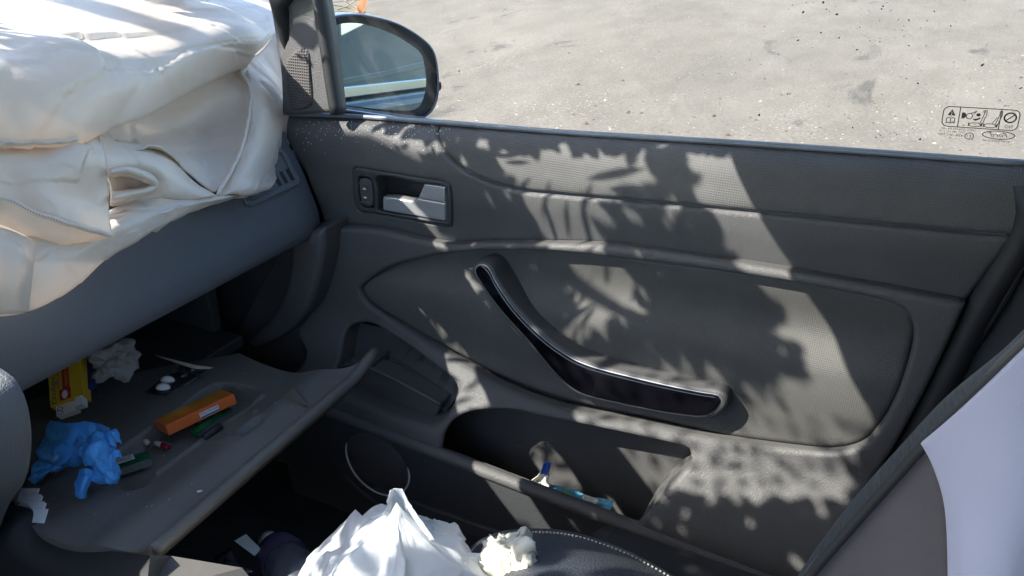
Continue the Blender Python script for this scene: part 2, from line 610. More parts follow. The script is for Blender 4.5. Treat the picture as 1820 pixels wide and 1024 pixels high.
build('windscreen', WS, grid_faces(9, 9), M['wind'], body)
box('driver_door', (-1.3, -1.50, .35), (.45, -1.43, 1.06), M['trim_low'], body, .01)
box('rear_flank', (.42, .03, .35), (1.7, .12, 1.10), M['paint'], body, .02)
box('rear_belt_strip', (.44, .122, 1.095), (1.7, .132, 1.112), M['chrome'], body, .002)
build('rear_side_window', [(.46, .08, 1.10), (1.6, .08, 1.12), (1.45, 0, 1.52), (.44, 0, 1.52)], [(0, 1, 2, 3)], M['tint'], body, smooth=False)
build('rear_side_window', [(.46, -1.45, 1.10), (1.6, -1.45, 1.12), (1.45, -1.37, 1.55), (.44, -1.37, 1.55)], [(0, 1, 2, 3)], m_glass('sky_dimming_glass', (.10, .17, .12)), body, smooth=False)  # unseen far pane, darkened to keep bright sky out of the mirror
box('rear_bench', (.95, -1.36, .42), (1.25, -.02, 1.24), M['dash_dark'], body, .06)
box('tail_panel', (1.9, -1.42, .35), (2.15, .10, 1.12), M['dash_dark'], body, .03)
box('rear_flank_far', (.42, -1.50, .35), (1.9, -1.43, 1.10), M['trim_low'], body, .02)
for yy, yt in ((-1.44, -1.33), (.04, -.06)):
    tube('rear_pillar', [(1.62, yy, 1.08), (1.55, yt, 1.58)], .07, M['dash_dark'], body, 12)
# unseen visors, added and tilted to shape the sun on door and seat
vz = [(-.385, 1.575), (-.50, 1.465)]
vt = np.array([vz[1][0] - vz[0][0], 0, vz[1][1] - vz[0][1]]); vnn = np.array([-vt[2], 0, vt[0]]); vnn /= np.linalg.norm(vnn)
vpoly = curve_poly([(0, 0), (.0, .9), (.04, 1.0), (.5, 1.0), (.62, 1.0), (.66, .9), (.66, 0)], .02)
VV = [np.array([vz[0][0], -.75 + p[0], vz[0][1]]) + vt * p[1] * (1 + .48 * (.5 - p[0])) + vnn * w_ for w_ in (0, .016) for p in vpoly]
nv_ = len(vpoly)
for yo_ in (0, -.56):
    build('shading_visor', [p + np.array([0, yo_, 0]) for p in VV], [tuple(range(nv_))[::-1], tuple(range(nv_, 2 * nv_))] + [(i, (i + 1) % nv_, nv_ + (i + 1) % nv_, nv_ + i) for i in range(nv_)], M['liner'], body, smooth=False)

# ------------------------------------------------------------------ passenger door
def zbelt(x): return 1.135 + .066 * x
def zlip(x): return .63 - .0628 * (x + .776)
HB = np.array([-.02, 0, .004, .012, .028, .06, .10, .14, .19])
YB = np.array([.030, .026, .018, .008, .000, -.006, -.004, .003, .008])
def y_upper(x, z):
    h = zbelt(x) - z
    return np.interp(h, HB, YB)
def y_mid(x, z):
    w = sstep(.0, .15, z - zlip(x))
    return -.104 * (1 - w) - .016 * w
def y_insert(x, z):
    c = .845 + .03 * (x + .3)
    bowl = .020 * sstep(c + .004, c + .055, z) * (1 - .55 * sstep(c + .06, c + .12, z))
    low = .010 * sstep(c - .012, c - .09, z)
    return np.minimum(-.014 + bowl + low * .6, .02) + (y_mid(x, z) + .016) * .45
def y_pull(x, z):
    t = (x + .56) / .40
    return np.interp(t, [0, .2, .5, .75, 1.0], [-.030, -.039, -.042, -.038, -.031])

def dpoly(px, f, step=.006):
    """outline in photograph pixels laid on the door surface -> (x, z) outline"""
    q = []
    for p in px:
        w = on_door(p[0], p[1], f)
        q.append((w[0], w[2]) + tuple(p[2:]))
    return curve_poly(q, step)

door = thing('passenger_door', 'grey passenger door trim with mesh insert, window and black pull handle', 'car door', (-.35, 0, .40))
A_low = [(778, 244), (800, 280), (850, 315), (920, 337), (1000, 346), (1200, 364), (1400, 383), (1600, 403), (1790, 419)]
pA = dpoly([(781, 224, 1)] + A_low + [(1808, 410, 1), (1825, 360), (1835, 298, 1), (1330, 263), (1000, 242)], y_upper)
panel('belt_pad', pA, M['mesh'], door, y_upper, step=.010, roll=.007, deep=.006, skirt=.004)
B_low = [(1715, 538, 1), (1600, 516), (1400, 480), (1250, 456), (1100, 436), (980, 431), (870, 430), (805, 433), (745, 424), (680, 408), (620, 402), (574, 404, 1)]
B_left = [(571, 385), (556, 345), (540, 305), (515, 262), (502, 235), (505, 207, 1)]
B_top = [(620, 210), (700, 217), (777, 223, 1)]
esc_out = [(628, 306), (634, 299), (671, 305), (725, 314), (788, 324), (799, 333), (802, 365), (802, 396), (795, 402), (735, 391), (672, 380), (640, 376), (632, 365), (628, 330)]
pB = dpoly(B_top + [(p[0] - 1, p[1] + 2) for p in A_low] + [(1808, 412, 1)] + B_low + B_left, y_upper)
hE = dpoly(esc_out, y_upper, .005)
panel('upper_trim', pB, M['trim'], door, y_upper, holes=[hE], step=.011, roll=.007, deep=.006, skirt=.01, hskirt=[(.03, None)], hroll=.003)

# window sill seal, glass and its etched mark
sill = [at(px, py, 'y', .030) for px, py in [(500, 203), (620, 206), (780, 217), (1000, 235), (1330, 255), (1840, 291)]]
tube('window_seal', [p + np.array([0, .004, -.004]) for p in sill], .0065, M['rubber'], door, 8, n=40)
tube('seal_lip', [p + np.array([0, -.003, .0005]) for p in sill], .0035, M['strip'], door, 8, n=40)
GO = np.array([-.3, .048, 1.10]); GN = np.array([0, -1, -.20]); GN /= np.linalg.norm(GN)       # the pane leans in towards the roof
gy = lambda z: .048 - .20 * (z - 1.10)
build('window_pane', [(-.86, gy(1.0), 1.0), (.40, gy(1.0), 1.0), (.38, gy(1.55), 1.55), (-.50, gy(1.55), 1.55), (-.885, gy(1.26), 1.26)], [(0, 1, 2, 3, 4)], M['glass'], door, smooth=False)
tube('window_frame', [(-.90, gy(1.06), 1.06), (-.905, gy(1.25), 1.25), (-.50, gy(1.56), 1.56), (.40, gy(1.58), 1.58), (.43, gy(1.08), 1.08)], .016, M['rubber'], door, 8)
# triangle cover beside the windscreen pillar, with its mesh tweeter grille and the black seal
f0 = lambda x, z: .004 + .12 * (np.asarray(z) - 1.08)
pT = dpoly([(470, -60, 1), (560, -80, 1), (585, 50), (603, 200, 1), (560, 203), (500, 206, 1), (496, 120), (480, 20)], f0)
panel('corner_cover', pT, M['trim'], door, f0, step=.014, roll=.008, deep=.006, skirt=.012)
f1 = lambda x, z: f0(x, z) - .004
pG = dpoly([(507, 112), (520, 94), (535, 86), (546, 92), (549, 120), (553, 165), (552, 186), (540, 194), (520, 196), (512, 180), (508, 150)], f1)
panel('tweeter_grille', pG, M['grille'], door, f1, step=.006, roll=.004, deep=.004, skirt=.004)
sl = [on_door(px, py, f0) + np.array([0, -.004, 0]) for px, py in [(562, -60), (572, 0), (583, 70), (593, 140), (603, 203)]]
tube('corner_seal', sl, .013, M['rubber'], door, 10, n=16, flat=.8)

# inner handle
f_e = lambda x, z: y_upper(x, z) - .004
inner = [(672, 313), (745, 325), (790, 331), (793, 345), (793, 388), (788, 394), (735, 386), (677, 376), (672, 368), (671, 340)]
sw_o = [(636, 318), (642, 314), (655, 316), (661, 322), (664, 345), (664, 368), (657, 371), (646, 369), (640, 362), (637, 345)]
pE = dpoly([(p[0], p[1]) for p in esc_out], f_e, .004)
hole_i = dpoly(inner, f_e, .004)
sw_h = dpoly(sw_o, f_e, .003)
bez = panel('handle_bezel', pE, M['dash_dark'], door, f_e, holes=[hole_i, sw_h], step=.006, roll=.003, deep=.003, skirt=.012, hskirt=[(.032, None), (.004, None)], hroll=.002)
f_cup = lambda x, z: f_e(x, z) + .030
panel('handle_cup', dpoly([(660, 300), (800, 320), (805, 405), (660, 385)], f_cup), M['black'], door, f_cup, step=.02, roll=0)
f_lev = lambda x, z: f_e(x, z) + .002
lev = panel('handle_lever', dpoly([(679, 351, 1), (700, 352), (728, 357), (736, 356), (743, 353, 1), (791, 361.5, 1), (791, 389), (787, 393), (740, 385), (684, 375), (680, 371)], f_lev, .003), M['silver'], door, f_lev, step=.005, roll=.003, deep=.004, skirt=.012)
panel('lever_stop', dpoly([(754, 327.5, 1), (786, 332), (790, 335), (791, 360.5, 1), (743.5, 352, 1)], f_lev, .003), M['silver'], door, f_lev, step=.005, roll=.002, deep=.002, skirt=.02)
f_sw = lambda x, z: f_e(x, z) + .001
sw = panel('lock_switch', dpoly([(638, 321), (643, 317), (654, 319), (659, 324), (662, 345), (662, 364), (656, 368), (647, 366), (642, 360), (639, 345)], f_sw, .003), M['trim'], door, f_sw, step=.005, roll=.003, deep=.003, skirt=.008)
for k, (px, py, s) in enumerate([(647.5, 336, 1), (649, 351, -1)]):
    c = on_door(px, py, lambda x, z: f_sw(x, z) - .0006)
    w, hh = .0040, .0022
    build('lock_symbol', [c + np.array([-w, 0, -hh * s * .4]), c + np.array([w, 0, -hh * s * .4]), c + np.array([0, 0, hh * s])], [(0, 1, 2)], M['white_print'], sw, smooth=False)
for (a, b) in [((638, 325), (655, 328)), ((641, 359), (659, 361))]:
    tube('switch_ridge', [on_door(*a, lambda x, z: f_sw(x, z)), on_door(*b, lambda x, z: f_sw(x, z))], .0012, M['dash'], sw, 6)

# middle and lower moulding with the insert, the tray recess and the map pocket
D_out = [(640, 521), (646, 506), (690, 477), (760, 458), (860, 447), (980, 449), (1100, 461), (1300, 487), (1500, 521), (1580, 540), (1612, 560), (1623, 592), (1615, 642), (1590, 712), (1556, 770), (1530, 795), (1490, 806), (1440, 805), (1300, 788), (1150, 758), (1000, 728), (900, 693), (820, 650), (740, 600), (662, 549)]
D_px = dpoly(D_out, y_mid)
rec_out = [(602, 640), (611, 597), (628, 578), (660, 577), (700, 600), (760, 643), (800, 674), (811, 692), (805, 716), (790, 742), (768, 757), (738, 753), (670, 728), (605, 700), (597, 675)]
rec = dpoly(rec_out, y_mid)
poc_out = [(783, 806, 1), (790, 768), (812, 744), (850, 732), (905, 731), (960, 742), (1100, 771), (1215, 797), (1223, 812), (1221, 829), (1128, 928, 1)]
poc_px = []
for p in poc_out:
    w = on_door(p[0], p[1], y_mid); poc_px.append((w[0], w[2]) + tuple(p[2:]))
lipx = [p for p in np.linspace(poc_px[-1][0], poc_px[0][0], 8)[1:-1]]
poc_px += [(x, zlip(x) + .004) for x in lipx]
poc_px[0] = (poc_px[0][0], zlip(poc_px[0][0]) + .004, 1); poc_px[len(poc_out) - 1] = (poc_px[len(poc_out) - 1][0], zlip(poc_px[len(poc_out) - 1][0]) + .004, 1)
poc = curve_poly(poc_px, .006)
C_top = [(p[0], p[1] + 4) + tuple(p[2:]) for p in B_low][::-1]
C_right = [(1695, 590), (1640, 705), (1590, 795), (1555, 850), (1500, 940), (1450, 1024), (1400, 1110, 1)]
C_left = [(535, 690, 1), (540, 640), (528, 595), (545, 555), (566, 480)]
q = []
for p in C_top + C_right:
    w = on_door(p[0], p[1], y_mid); q.append((w[0], w[2]) + tuple(p[2:]))
xr, xl = q[-1][0], -.90
q[-1] = (xr, zlip(xr), 1)
q += [(x, zlip(x)) for x in np.linspace(xr, xl, 9)[1:-1]] + [(xl, zlip(xl), 1)]
for p in C_left[1:]:
    w = on_door(p[0], p[1], y_mid); q.append((w[0], w[2]))
pC = curve_poly(q, .008)
xkn = on_door(905, 731, y_mid)[0]
below = lambda p: p[1] > zlip(p[0]) + .010 and p[0] > xkn
mid = panel('lower_trim', pC, M['trim_low'], door, y_mid, holes=[D_px, rec, poc], step=.013, roll=.008, deep=.007, skirt=.012, hskirt=[(.012, None), (.05, None), (.115, below)], hroll=.007)
panel('fabric_insert', dpoly(D_out, y_mid), M['insert'], door, lambda x, z: y_insert(x, z) + .004, step=.010, roll=.010, deep=.007)
# tray recess: back wall, small shelf with its rim
f_rb = lambda x, z: y_mid(x, z) + .045
panel('tray_back', dpoly([(585, 560, 1), (690, 585, 1), (808, 668, 1), (816, 700, 1), (775, 757, 1), (585, 700, 1)], f_rb), M['dash_dark'], door, f_rb, step=.02, roll=0)
f_tr = lambda x, z: -.062 + 0 * x
tray = panel('tray_front', dpoly([(598, 655, 1), (625, 640, 1), (700, 672), (783, 719, 1), (776, 738), (764, 750), (738, 749), (670, 726), (600, 697, 1)], f_tr), M['trim_low'], door, f_tr, step=.012, roll=.004, deep=.004, skirt=.03)
tube('tray_rim', [at(px, py, 'y', -.064) for px, py in [(598, 652), (640, 650), (700, 674), (783, 719)]], .0035, M['trim'], tray, 8, n=16)
box('tray_divider', tuple(at(655, 690, 'y', -.06) + np.array([0, 0, 0])), tuple(at(655, 690, 'y', -.06) + np.array([.012, .05, .05])), M['trim_low'], tray, .003)
# map pocket: back wall, floor, front wall with speaker, lip
f_pb = lambda x, z: .008 - .05 * sstep(.30, .0, z - zlip(x)) * 0 + 0 * x
panel('pocket_back', curve_poly([(-.75, .40, 1), (.02, .40, 1), (.02, .78, 1), (-.75, .74, 1)], .02), M['trim_low'], door, f_pb, step=.03, roll=0)
box('pocket_floor', (-.72, -.10, .47), (-.12, .008, .50), M['dash_dark'], door, .004)
f_fw = lambda x, z: -.104 + .03 * sstep(.0, .30, zlip(x) - z)
fw_px = [(-.92, zlip(-.92), 1), (0.02, zlip(.02), 1), (.02, .36, 1), (-.92, .36, 1)]
front = panel('pocket_front', curve_poly(fw_px, .02), M['dash_dark'], door, f_fw, step=.02, roll=.006, deep=.004)
lip_pts = [(x, -.102, zlip(x)) for x in np.linspace(-.92, .0, 30)]
tube('pocket_lip', lip_pts, .011, M['trim_low'], door, 12, flat=.9)
spc = np.array(at(668, 826, 'y', -.104)); spr = .062
def ring(r, dy, n=48):
    return [spc + np.array([r * math.cos(a), dy, r * math.sin(a)]) for a in np.linspace(0, 2 * math.pi, n)]
tube('speaker_ring', ring(spr, .004), .0017, M['white_print'], door, 8, cap=False)
panel('speaker_grille', np.array([(spc[0] + spr * .97 * math.cos(a), spc[2] + spr * .97 * math.sin(a)) for a in np.linspace(0, 2 * math.pi, 60)[:-1]]), M['grille'], door, lambda x, z: f_fw(x, z) - .003 - .006 * (1 - ((x - spc[0]) ** 2 + (z - spc[2]) ** 2) / spr ** 2), step=.008, roll=.004, deep=.004, skirt=.008)
tube('speaker_surround', ring(spr * 1.55, .016), .004, M['trim'], door, 8, cap=False)

# pull handle
f_face = lambda x, z: y_pull(x, z) - .003
face_px = [(843, 482), (848, 474), (858, 473), (868, 481), (882, 508), (912, 551), (960, 600), (1008, 635), (1050, 654), (1130, 675), (1230, 697), (1272, 704), (1281, 712), (1277, 724), (1262, 738), (1236, 742), (1150, 729), (1050, 707), (1016, 692), (985, 664), (935, 604), (885, 548), (851, 500)]
pf = dpoly(face_px, f_face, .005)
cx = pf.mean(0)
rim_px = [(840, 480), (846, 470), (859, 468), (873, 477), (888, 505), (918, 546), (965, 594), (1012, 629), (1052, 648), (1132, 669), (1232, 690), (1278, 697), (1293, 710), (1288, 727), (1267, 742), (1237, 745), (1149, 731.5), (1048, 709), (1014, 694.5), (982, 666), (932, 606), (882, 549), (849, 502)]
pull = panel('pull_handle', dpoly(rim_px, y_pull, .005), M['trim'], door, y_pull, step=.008, roll=.006, deep=.005, skirt=.045)
panel('gloss_face', pf, M['gloss'], pull, f_face, step=.007, roll=.005, deep=.005, skirt=.006)
tube('edge_highlight', [(p[0], float(f_face(p[0], p[1])) + .004, p[1]) for p in np.vstack([pf, pf[:1]])], .0011, M['silver'], pull, 6, cap=False)  # silver line standing in for the highlight along the bevel

# outer skin of the door and the mirror outside
box('outer_skin', (-.98, .085, .35), (.41, .125, 1.055), M['paint'], door, .02)
box('belt_strip', (-.86, .062, 1.062), (.41, .082, 1.085), M['chrome'], door, .003)
d0 = np.array(at(682, 120, 'y', .24))
vd = d0 - CAM; vd /= np.linalg.norm(vd)
want = np.array([.88, -.45, .005]); want /= np.linalg.norm(want)
MN = want - vd; MN /= np.linalg.norm(MN)
mu = np.cross(np.array([0, 0, 1.]), MN); mu /= np.linalg.norm(mu); mv = np.cross(MN, mu)
def mpl(px, py):
    w = on_plane(px, py, d0, MN) - d0
    return (w @ mu, w @ mv)
hous = curve_poly([mpl(*p) for p in [(575, 55), (590, 29), (640, 25), (700, 39), (745, 64), (771, 92), (779, 140), (776, 178), (762, 203), (735, 210), (640, 203), (600, 195), (585, 150)]], .008)
glas = curve_poly([mpl(*p) for p in [(588, 60), (600, 44), (640, 42), (690, 57), (733, 82), (751, 103), (757, 150), (749, 182), (735, 195), (700, 196), (640, 190), (608, 180), (594, 120)]], .006)
def m3(p, w): return d0 + mu * p[0] + mv * p[1] + MN * w
def mirror_shell():
    V, F = [], []
    c = hous.mean(0)
    prof = [(1.0, -.004), (1.0, .004), (.985, .010), (.955, .009)]
    back = [(1.02, -.02), (1.02, -.05), (.96, -.085), (.82, -.115), (.55, -.135), (.2, -.142)]
    rings = [[m3(c + (p - c) * s, w) for p in hous] for s, w in prof[::-1] + back]
    n = len(hous)
    for r in rings: V.extend(r)
    V.append(m3(c, -.143))
    for i in range(len(rings) - 1):
        for k in range(n):
            F.append((i * n + k, i * n + (k + 1) % n, (i + 1) * n + (k + 1) % n, (i + 1) * n + k))
    b = (len(rings) - 1) * n
    for k in range(n): F.append((b + k, b + (k + 1) % n, len(V) - 1))
    # inner bowl behind the glass
    return build('mirror_housing', V, F, M['paint'], door)
mh = mirror_shell()
def plate(name, poly, w0, w1, mat, parent):
    v, f = triangulate(poly, [], .03, [])
    V = [m3(p, w0) for p in v]; n = len(V)
    F = [tuple(t) for t in f]
    b = len(V); m = len(poly)
    V += [m3(p, w0) for p in poly] + [m3(p, w1) for p in poly]
    F += [(b + i, b + (i + 1) % m, b + m + (i + 1) % m, b + m + i) for i in range(m)]
    return build(name, V, F, mat, parent, smooth=False)
plate('mirror_bezel', curve_poly([tuple(hous.mean(0) + (p - hous.mean(0)) * .965) for p in hous], .01), -.003, -.02, M['rubber'], mh)
plate('mirror_glass', glas, .001, -.003, M['mirror'], mh)
tube('mirror_arm', [m3(mpl(600, 190), -.05), m3(mpl(600, 205), -.07) + np.array([0, -.06, -.03]), (-.90, .06, 1.03)], .028, M['rubber'], mh, 10, n=8)

# etched marks on the pane (read from outside, so mirrored here)
def gp(px, py): return on_plane(px, py, GO, GN)
LO = gp(1673, 223); LU = (gp(1807, 232) - LO); LW = np.linalg.norm(LU); LU /= LW
LV = np.cross(GN, LU); LV = LV if LV[2] > 0 else -LV
LH = abs((gp(1680, 188) - LO) @ LV)
t_et = NT('etched_print'); t_et.set(Base_Color=(.10, .085, .08), Roughness=.7); M['etch'] = t_et.m
W, H = LW, LH
def rrect(x0, y0, x1, y1, r, n=5):
    P = []
    for cx_, cy_, a in ((x1 - r, y1 - r, 0), (x0 + r, y1 - r, 90), (x0 + r, y0 + r, 180), (x1 - r, y0 + r, 270)):
        P += [(cx_ + r * math.cos(R(a + 90 * i / n)), cy_ + r * math.sin(R(a + 90 * i / n))) for i in range(n + 1)]
    return P
lw = .0010
mk = [stroke(rrect(0, 0, W, H, .006), lw, True), stroke([(.22 * W, 0), (.22 * W, H)], lw), stroke([(.76 * W, 0), (.76 * W, H)], lw)]
tri = [(.06 * W, .56 * H), (.17 * W, .56 * H), (.115 * W, .88 * H)]
mk.append(('geo', tri, [(0, 1, 2)]))
for s in (-1, 1):
    bx = .112 * W
    mk.append(stroke([(bx, .17 * H), (bx + s * .03 * W, .22 * H), (bx + s * .055 * W, .17 * H), (bx + s * .055 * W, .42 * H), (bx + s * .03 * W, .46 * H), (bx, .42 * H), (bx, .17 * H)], lw * .8))
mk.append(('geo', [(.25 * W, .45 * H), (.29 * W, .45 * H), (.31 * W, .55 * H), (.31 * W, .65 * H), (.29 * W, .74 * H), (.25 * W, .74 * H)], [(0, 1, 2, 3, 4, 5)]))
mk.append(stroke(disc((.355 * W, .58 * H), .04 * W, .14 * H), lw * .8, True))
mk.append(stroke([(.37 * W, .72 * H), (.44 * W, .84 * H), (.41 * W, .70 * H)], lw * .8))
mk.append(('geo', disc((.47 * W, .67 * H), .030 * W, .08 * H, 14), [tuple(range(14))]))
mk.append(('geo', [(.40 * W, .44 * H), (.44 * W, .36 * H), (.50 * W, .46 * H), (.50 * W, .56 * H), (.46 * W, .48 * H)], [(0, 1, 2, 3, 4)]))
for ox in (0, .20):
    mk.append(stroke(rrect((.36 + ox) * W, .08 * H, (.53 + ox) * W, .26 * H, .004), lw * .8, True))
    mk.append(stroke([((.51 + ox) * W, .26 * H), ((.545 + ox) * W, .72 * H), ((.545 + ox) * W, .90 * H), ((.575 + ox) * W, .90 * H), ((.575 + ox) * W, .70 * H), ((.535 + ox) * W, .14 * H)], lw * .8))
mk.append(stroke([(.67 * W, .30 * H), (.72 * W, .60 * H)], lw * .7))
cc = (.885 * W, .62 * H)
mk.append(stroke(disc(cc, .075 * W, .23 * H, 26), lw * 1.6, True))
mk.append(stroke([(cc[0] - .05 * W, cc[1] - .15 * H), (cc[0] + .05 * W, cc[1] + .15 * H)], lw * 1.3))
mk.append(('NO', .835 * W, .10 * H, .10 * W, .17 * H, True))
mk.append(('SAINT-GOBAIN SEKURIT', -.01 * W, -.16 * H, .48 * W, .10 * H, True))
mk.append(('DOT 249 AS2 M34', -.01 * W, -.30 * H, .34 * W, .09 * H, True))
mk.append(('43R-001700', -.02 * W, -.48 * H, .34 * W, .12 * H, True))
mk.append(stroke(disc((.40 * W, -.42 * H), .058 * W, .16 * H, 22), lw * .8, True))
mk.append(('E1', .37 * W, -.48 * H, .055 * W, .12 * H, True))
mk.append(('.... 3', .13 * W, -.60 * H, .15 * W, .07 * H, True))
mk.append(stroke(disc((.78 * W, -.27 * H), .21 * W, .20 * H, 40), lw * .9, True))
mk.append(('Ford', .66 * W, -.36 * H, .24 * W, .20 * H, True, 1))
mk.append(('8V41-S25410-AF', .58 * W, -.62 * H, .36 * W, .10 * H, True))
mk = [m for m in mk]
etch = lettering('etched_mark', mk, LO, LU, LV, GN, M['etch'], door, .0012)
ex = lettering('warning_point', [stroke([(.115 * W, .66 * H), (.115 * W, .78 * H)], lw), stroke([(.115 * W, .60 * H), (.115 * W, .62 * H)], lw)], LO, LU, LV, GN, M['white_print'], door, .0018)

# dry specks and drips stuck to the pane
def specks(name, pts, mat, parent, lift, rmin, rmax):
    V, F = [], []
    for px, py, k in pts:
        c = gp(px, py) + GN * lift
        r = random.uniform(rmin, rmax) * k * .75
        a = random.uniform(0, 6.28); e = random.uniform(.35, 1)
        n = 6; b = len(V)
        for i in range(n):
            t = 2 * math.pi * i / n
            x, y = r * math.cos(t) * random.uniform(.6, 1.2), r * e * math.sin(t) * random.uniform(.6, 1.2)
            V.append(c + LU * (x * math.cos(a) - y * math.sin(a)) + LV * (x * math.sin(a) + y * math.cos(a)))
        F.append(tuple(b + i for i in range(n)))
    o = build(name, V, F, mat, parent, smooth=False)
    o['kind'] = 'stuff'
    return o
pd, pw = [], []
for i in range(230):
    px = random.gauss(1580, 130); py = random.uniform(-20, 255)
    if px > 1840: continue
    (pd if random.random() < .35 else pw).append((px, py, 1.0 if random.random() < .85 else 1.8))
for px, py in [(1460, 57), (1492, 66), (1428, 21), (1464, 3), (1570, 10), (1616, 35), (1695, 109), (1747, 114), (1350, 203), (1636, 246), (1815, 155), (1632, 147)]:
    pd.append((px, py, 2.2))
specks('dark_specks', pd, M['etch'], door, .0022, .0006, .0013)
specks('pale_specks', pw, M['white_print'], door, .0026, .0004, .0010)

def door_specks(name, n, seed, region):
    rg = random.Random(seed); V, F = [], []
    for _ in range(n):
        px, py = region(rg)
        w = on_door(px, py, lambda x, z: y_upper(x, z) - .0008)
        r = rg.uniform(.0003, .0009); k = len(V)
        for q_ in range(5):
            a_ = q_ * 1.257 + rg.uniform(-.4, .4); V.append(w + np.array([r * math.cos(a_), 0, r * math.sin(a_)]))
        V.append(w + np.array([0, -r * .6, 0]))
        F += [(k + q_, k + (q_ + 1) % 5, k + 5) for q_ in range(5)]
    o_ = build(name, V, F, M['white_print'], door, smooth=False); o_['kind'] = 'stuff'
door_specks('sill_glints_dust', 170, 4, lambda rg: (rg.uniform(525, 800), 212 + abs(rg.gauss(0, 22)) + .02 * 200))  # pale specks: dust, and sun glints put in as colour

# ------------------------------------------------------------------ dashboard
box('front_flank', (-1.48, .03, .35), (-.955, .115, 1.045), M['paint'], body, .02)
box('kick_panel', (-1.42, -.02, .38), (-.905, .028, 1.02), M['dash_dark'], body, .01)
dash = thing('dashboard', 'grey grained dashboard with an open glovebox lid', 'dashboard', (-1.0, -.6, .65))
end_px = [(566, 412), (573, 398), (571, 381), (557, 344), (541, 304), (517, 262), (497, 228)]
prof = [(p[0], p[2]) for p in (at(x, y, 'y', -.03) for x, y in end_px)]
prof = [(-.93, prof[0][1] + .004)] + prof + [(-1.02, 1.068), (-1.12, 1.075), (-1.38, 1.04)]
PR = catmull(prof, 60)
ys = np.linspace(-.022, -1.40, 46)
V = []
for y in ys:
    e = .012 * max(0, 1 - abs(y + .022) / .012)
    V += [(p[0] - e, y, p[1]) for p in PR]
build('dash_pad', V, grid_faces(46, 60), M['dash'], dash)
def on_dash(px, py, lift=0.0):
    d = ray(px, py); best = None
    for i in range(len(PR) - 1):
        a, b = PR[i], PR[i + 1]
        n = np.array([-(b[1] - a[1]), b[0] - a[0]])
        den = n @ d[[0, 2]]
        if abs(den) < 1e-9: continue
        t = (n @ (a - CAM[[0, 2]])) / den
        p = CAM + d * t
        s = ((p[[0, 2]] - a) @ (b - a)) / ((b - a) @ (b - a))
        if -.01 <= s <= 1.01 and t > 0 and (best is None or t < best[0]):
            nn = np.array([n[0], 0, n[1]]) / np.linalg.norm(n)
            if nn @ d > 0: nn = -nn
            best = (t, p + nn * lift, nn)
    return best[1], best[2]
# demister vent at the end of the pad
vq = [on_dash(*p, .002)[0] for p in [(440, 365), (527, 324), (497, 268), (405, 300)]]
vn = on_dash(490, 320)[1]
def quad(a, b): return (1 - a) * (1 - b) * vq[0] + a * (1 - b) * vq[1] + a * b * vq[2] + (1 - a) * b * vq[3]
vent = thing('v', '', '', (0, 0, 0)); bpy.data.objects.remove(vent)
vf = []
fr_V, fr_F = [], []
def bar(a0, b0, a1, b1, w, hgt):
    A, B = quad(a0, b0), quad(a1, b1)
    t = (B - A) / np.linalg.norm(B - A); s = np.cross(vn, t)
    k = len(fr_V)
    for P in (A, B):
        for sg in (-1, 1):
            for hh in (0, hgt): fr_V.append(P + s * sg * w + vn * hh)
    fr_F.extend([(k, k + 1, k + 5, k + 4), (k + 2, k + 6, k + 7, k + 3), (k + 1, k + 3, k + 7, k + 5), (k, k + 4, k + 6, k + 2), (k, k + 2, k + 3, k + 1), (k + 4, k + 5, k + 7, k + 6)])
for s in [(0, 0, 1, 0), (1, 0, 1, 1), (1, 1, 0, 1), (0, 1, 0, 0)]: bar(*s, .004, .004)
vent = build('vent_frame', fr_V, fr_F, M['dash'], dash, smooth=False, bevel=.0015)
build('vent_well', [q_ + vn * .0005 for q_ in vq], [(0, 1, 2, 3)], M['dash'], vent, smooth=False)
for a in (.93, .80, .67):
    fr_V, fr_F = [], []
    bar(a, .10, a, .45, .0032, .0012)
    build('vent_slot', fr_V, fr_F, M['black'], vent, smooth=False)
# glovebox cavity
xl0, zt = -.845, .925
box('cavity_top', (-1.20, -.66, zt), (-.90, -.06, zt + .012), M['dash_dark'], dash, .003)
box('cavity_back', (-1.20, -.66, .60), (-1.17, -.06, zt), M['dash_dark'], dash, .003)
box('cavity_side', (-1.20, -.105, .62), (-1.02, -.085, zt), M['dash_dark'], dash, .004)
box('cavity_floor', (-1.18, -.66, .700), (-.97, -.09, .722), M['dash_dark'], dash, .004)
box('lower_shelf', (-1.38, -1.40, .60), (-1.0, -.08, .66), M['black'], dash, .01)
# end trim that closes the cavity beside the door
f_en = lambda x, z: -.062 + 0 * np.asarray(x)
pEn = dpoly([(512, 424, 1), (572, 408, 1), (571, 455), (560, 510), (540, 560), (500, 600), (450, 622, 1), (437, 606, 1), (475, 570), (503, 520), (514, 470)], f_en)
panel('end_trim', pEn, M['trim_low'], dash, f_en, step=.012, roll=.012, deep=.010, skirt=.06)
f_en2 = lambda x, z: -.040 + 0 * np.asarray(x)
panel('end_cap', dpoly([(505, 430, 1), (575, 404, 1), (574, 480), (545, 560), (535, 600), (552, 680, 1), (430, 700, 1), (420, 600)], f_en2), M['dash_dark'], dash, f_en2, step=.02, roll=.004, deep=.004, skirt=.03)
# side of the centre console, nearest the driver
f_cs = lambda x, z: -.655 + 0 * np.asarray(x)
f_cs_ = lambda x, z: -.605 + 0 * np.asarray(x)
panel('console_side', dpoly([(-90, 610, 1), (0, 662), (28, 690), (45, 738), (49, 800), (38, 858), (8, 905), (-30, 1000), (-90, 1090, 1)], f_cs_), M['dash'], dash, f_cs, step=.010, roll=.05, deep=.05, skirt=.004)
f_cs2 = lambda x, z: -.600 + 0 * np.asarray(x)
panel('console_lower', dpoly([(-90, 930, 1), (0, 935), (40, 975), (130, 1012), (255, 1040), (262, 1120, 1), (-90, 1120, 1)], f_cs2), M['black'], dash, f_cs2, step=.02, roll=.03, deep=.03, skirt=.004)
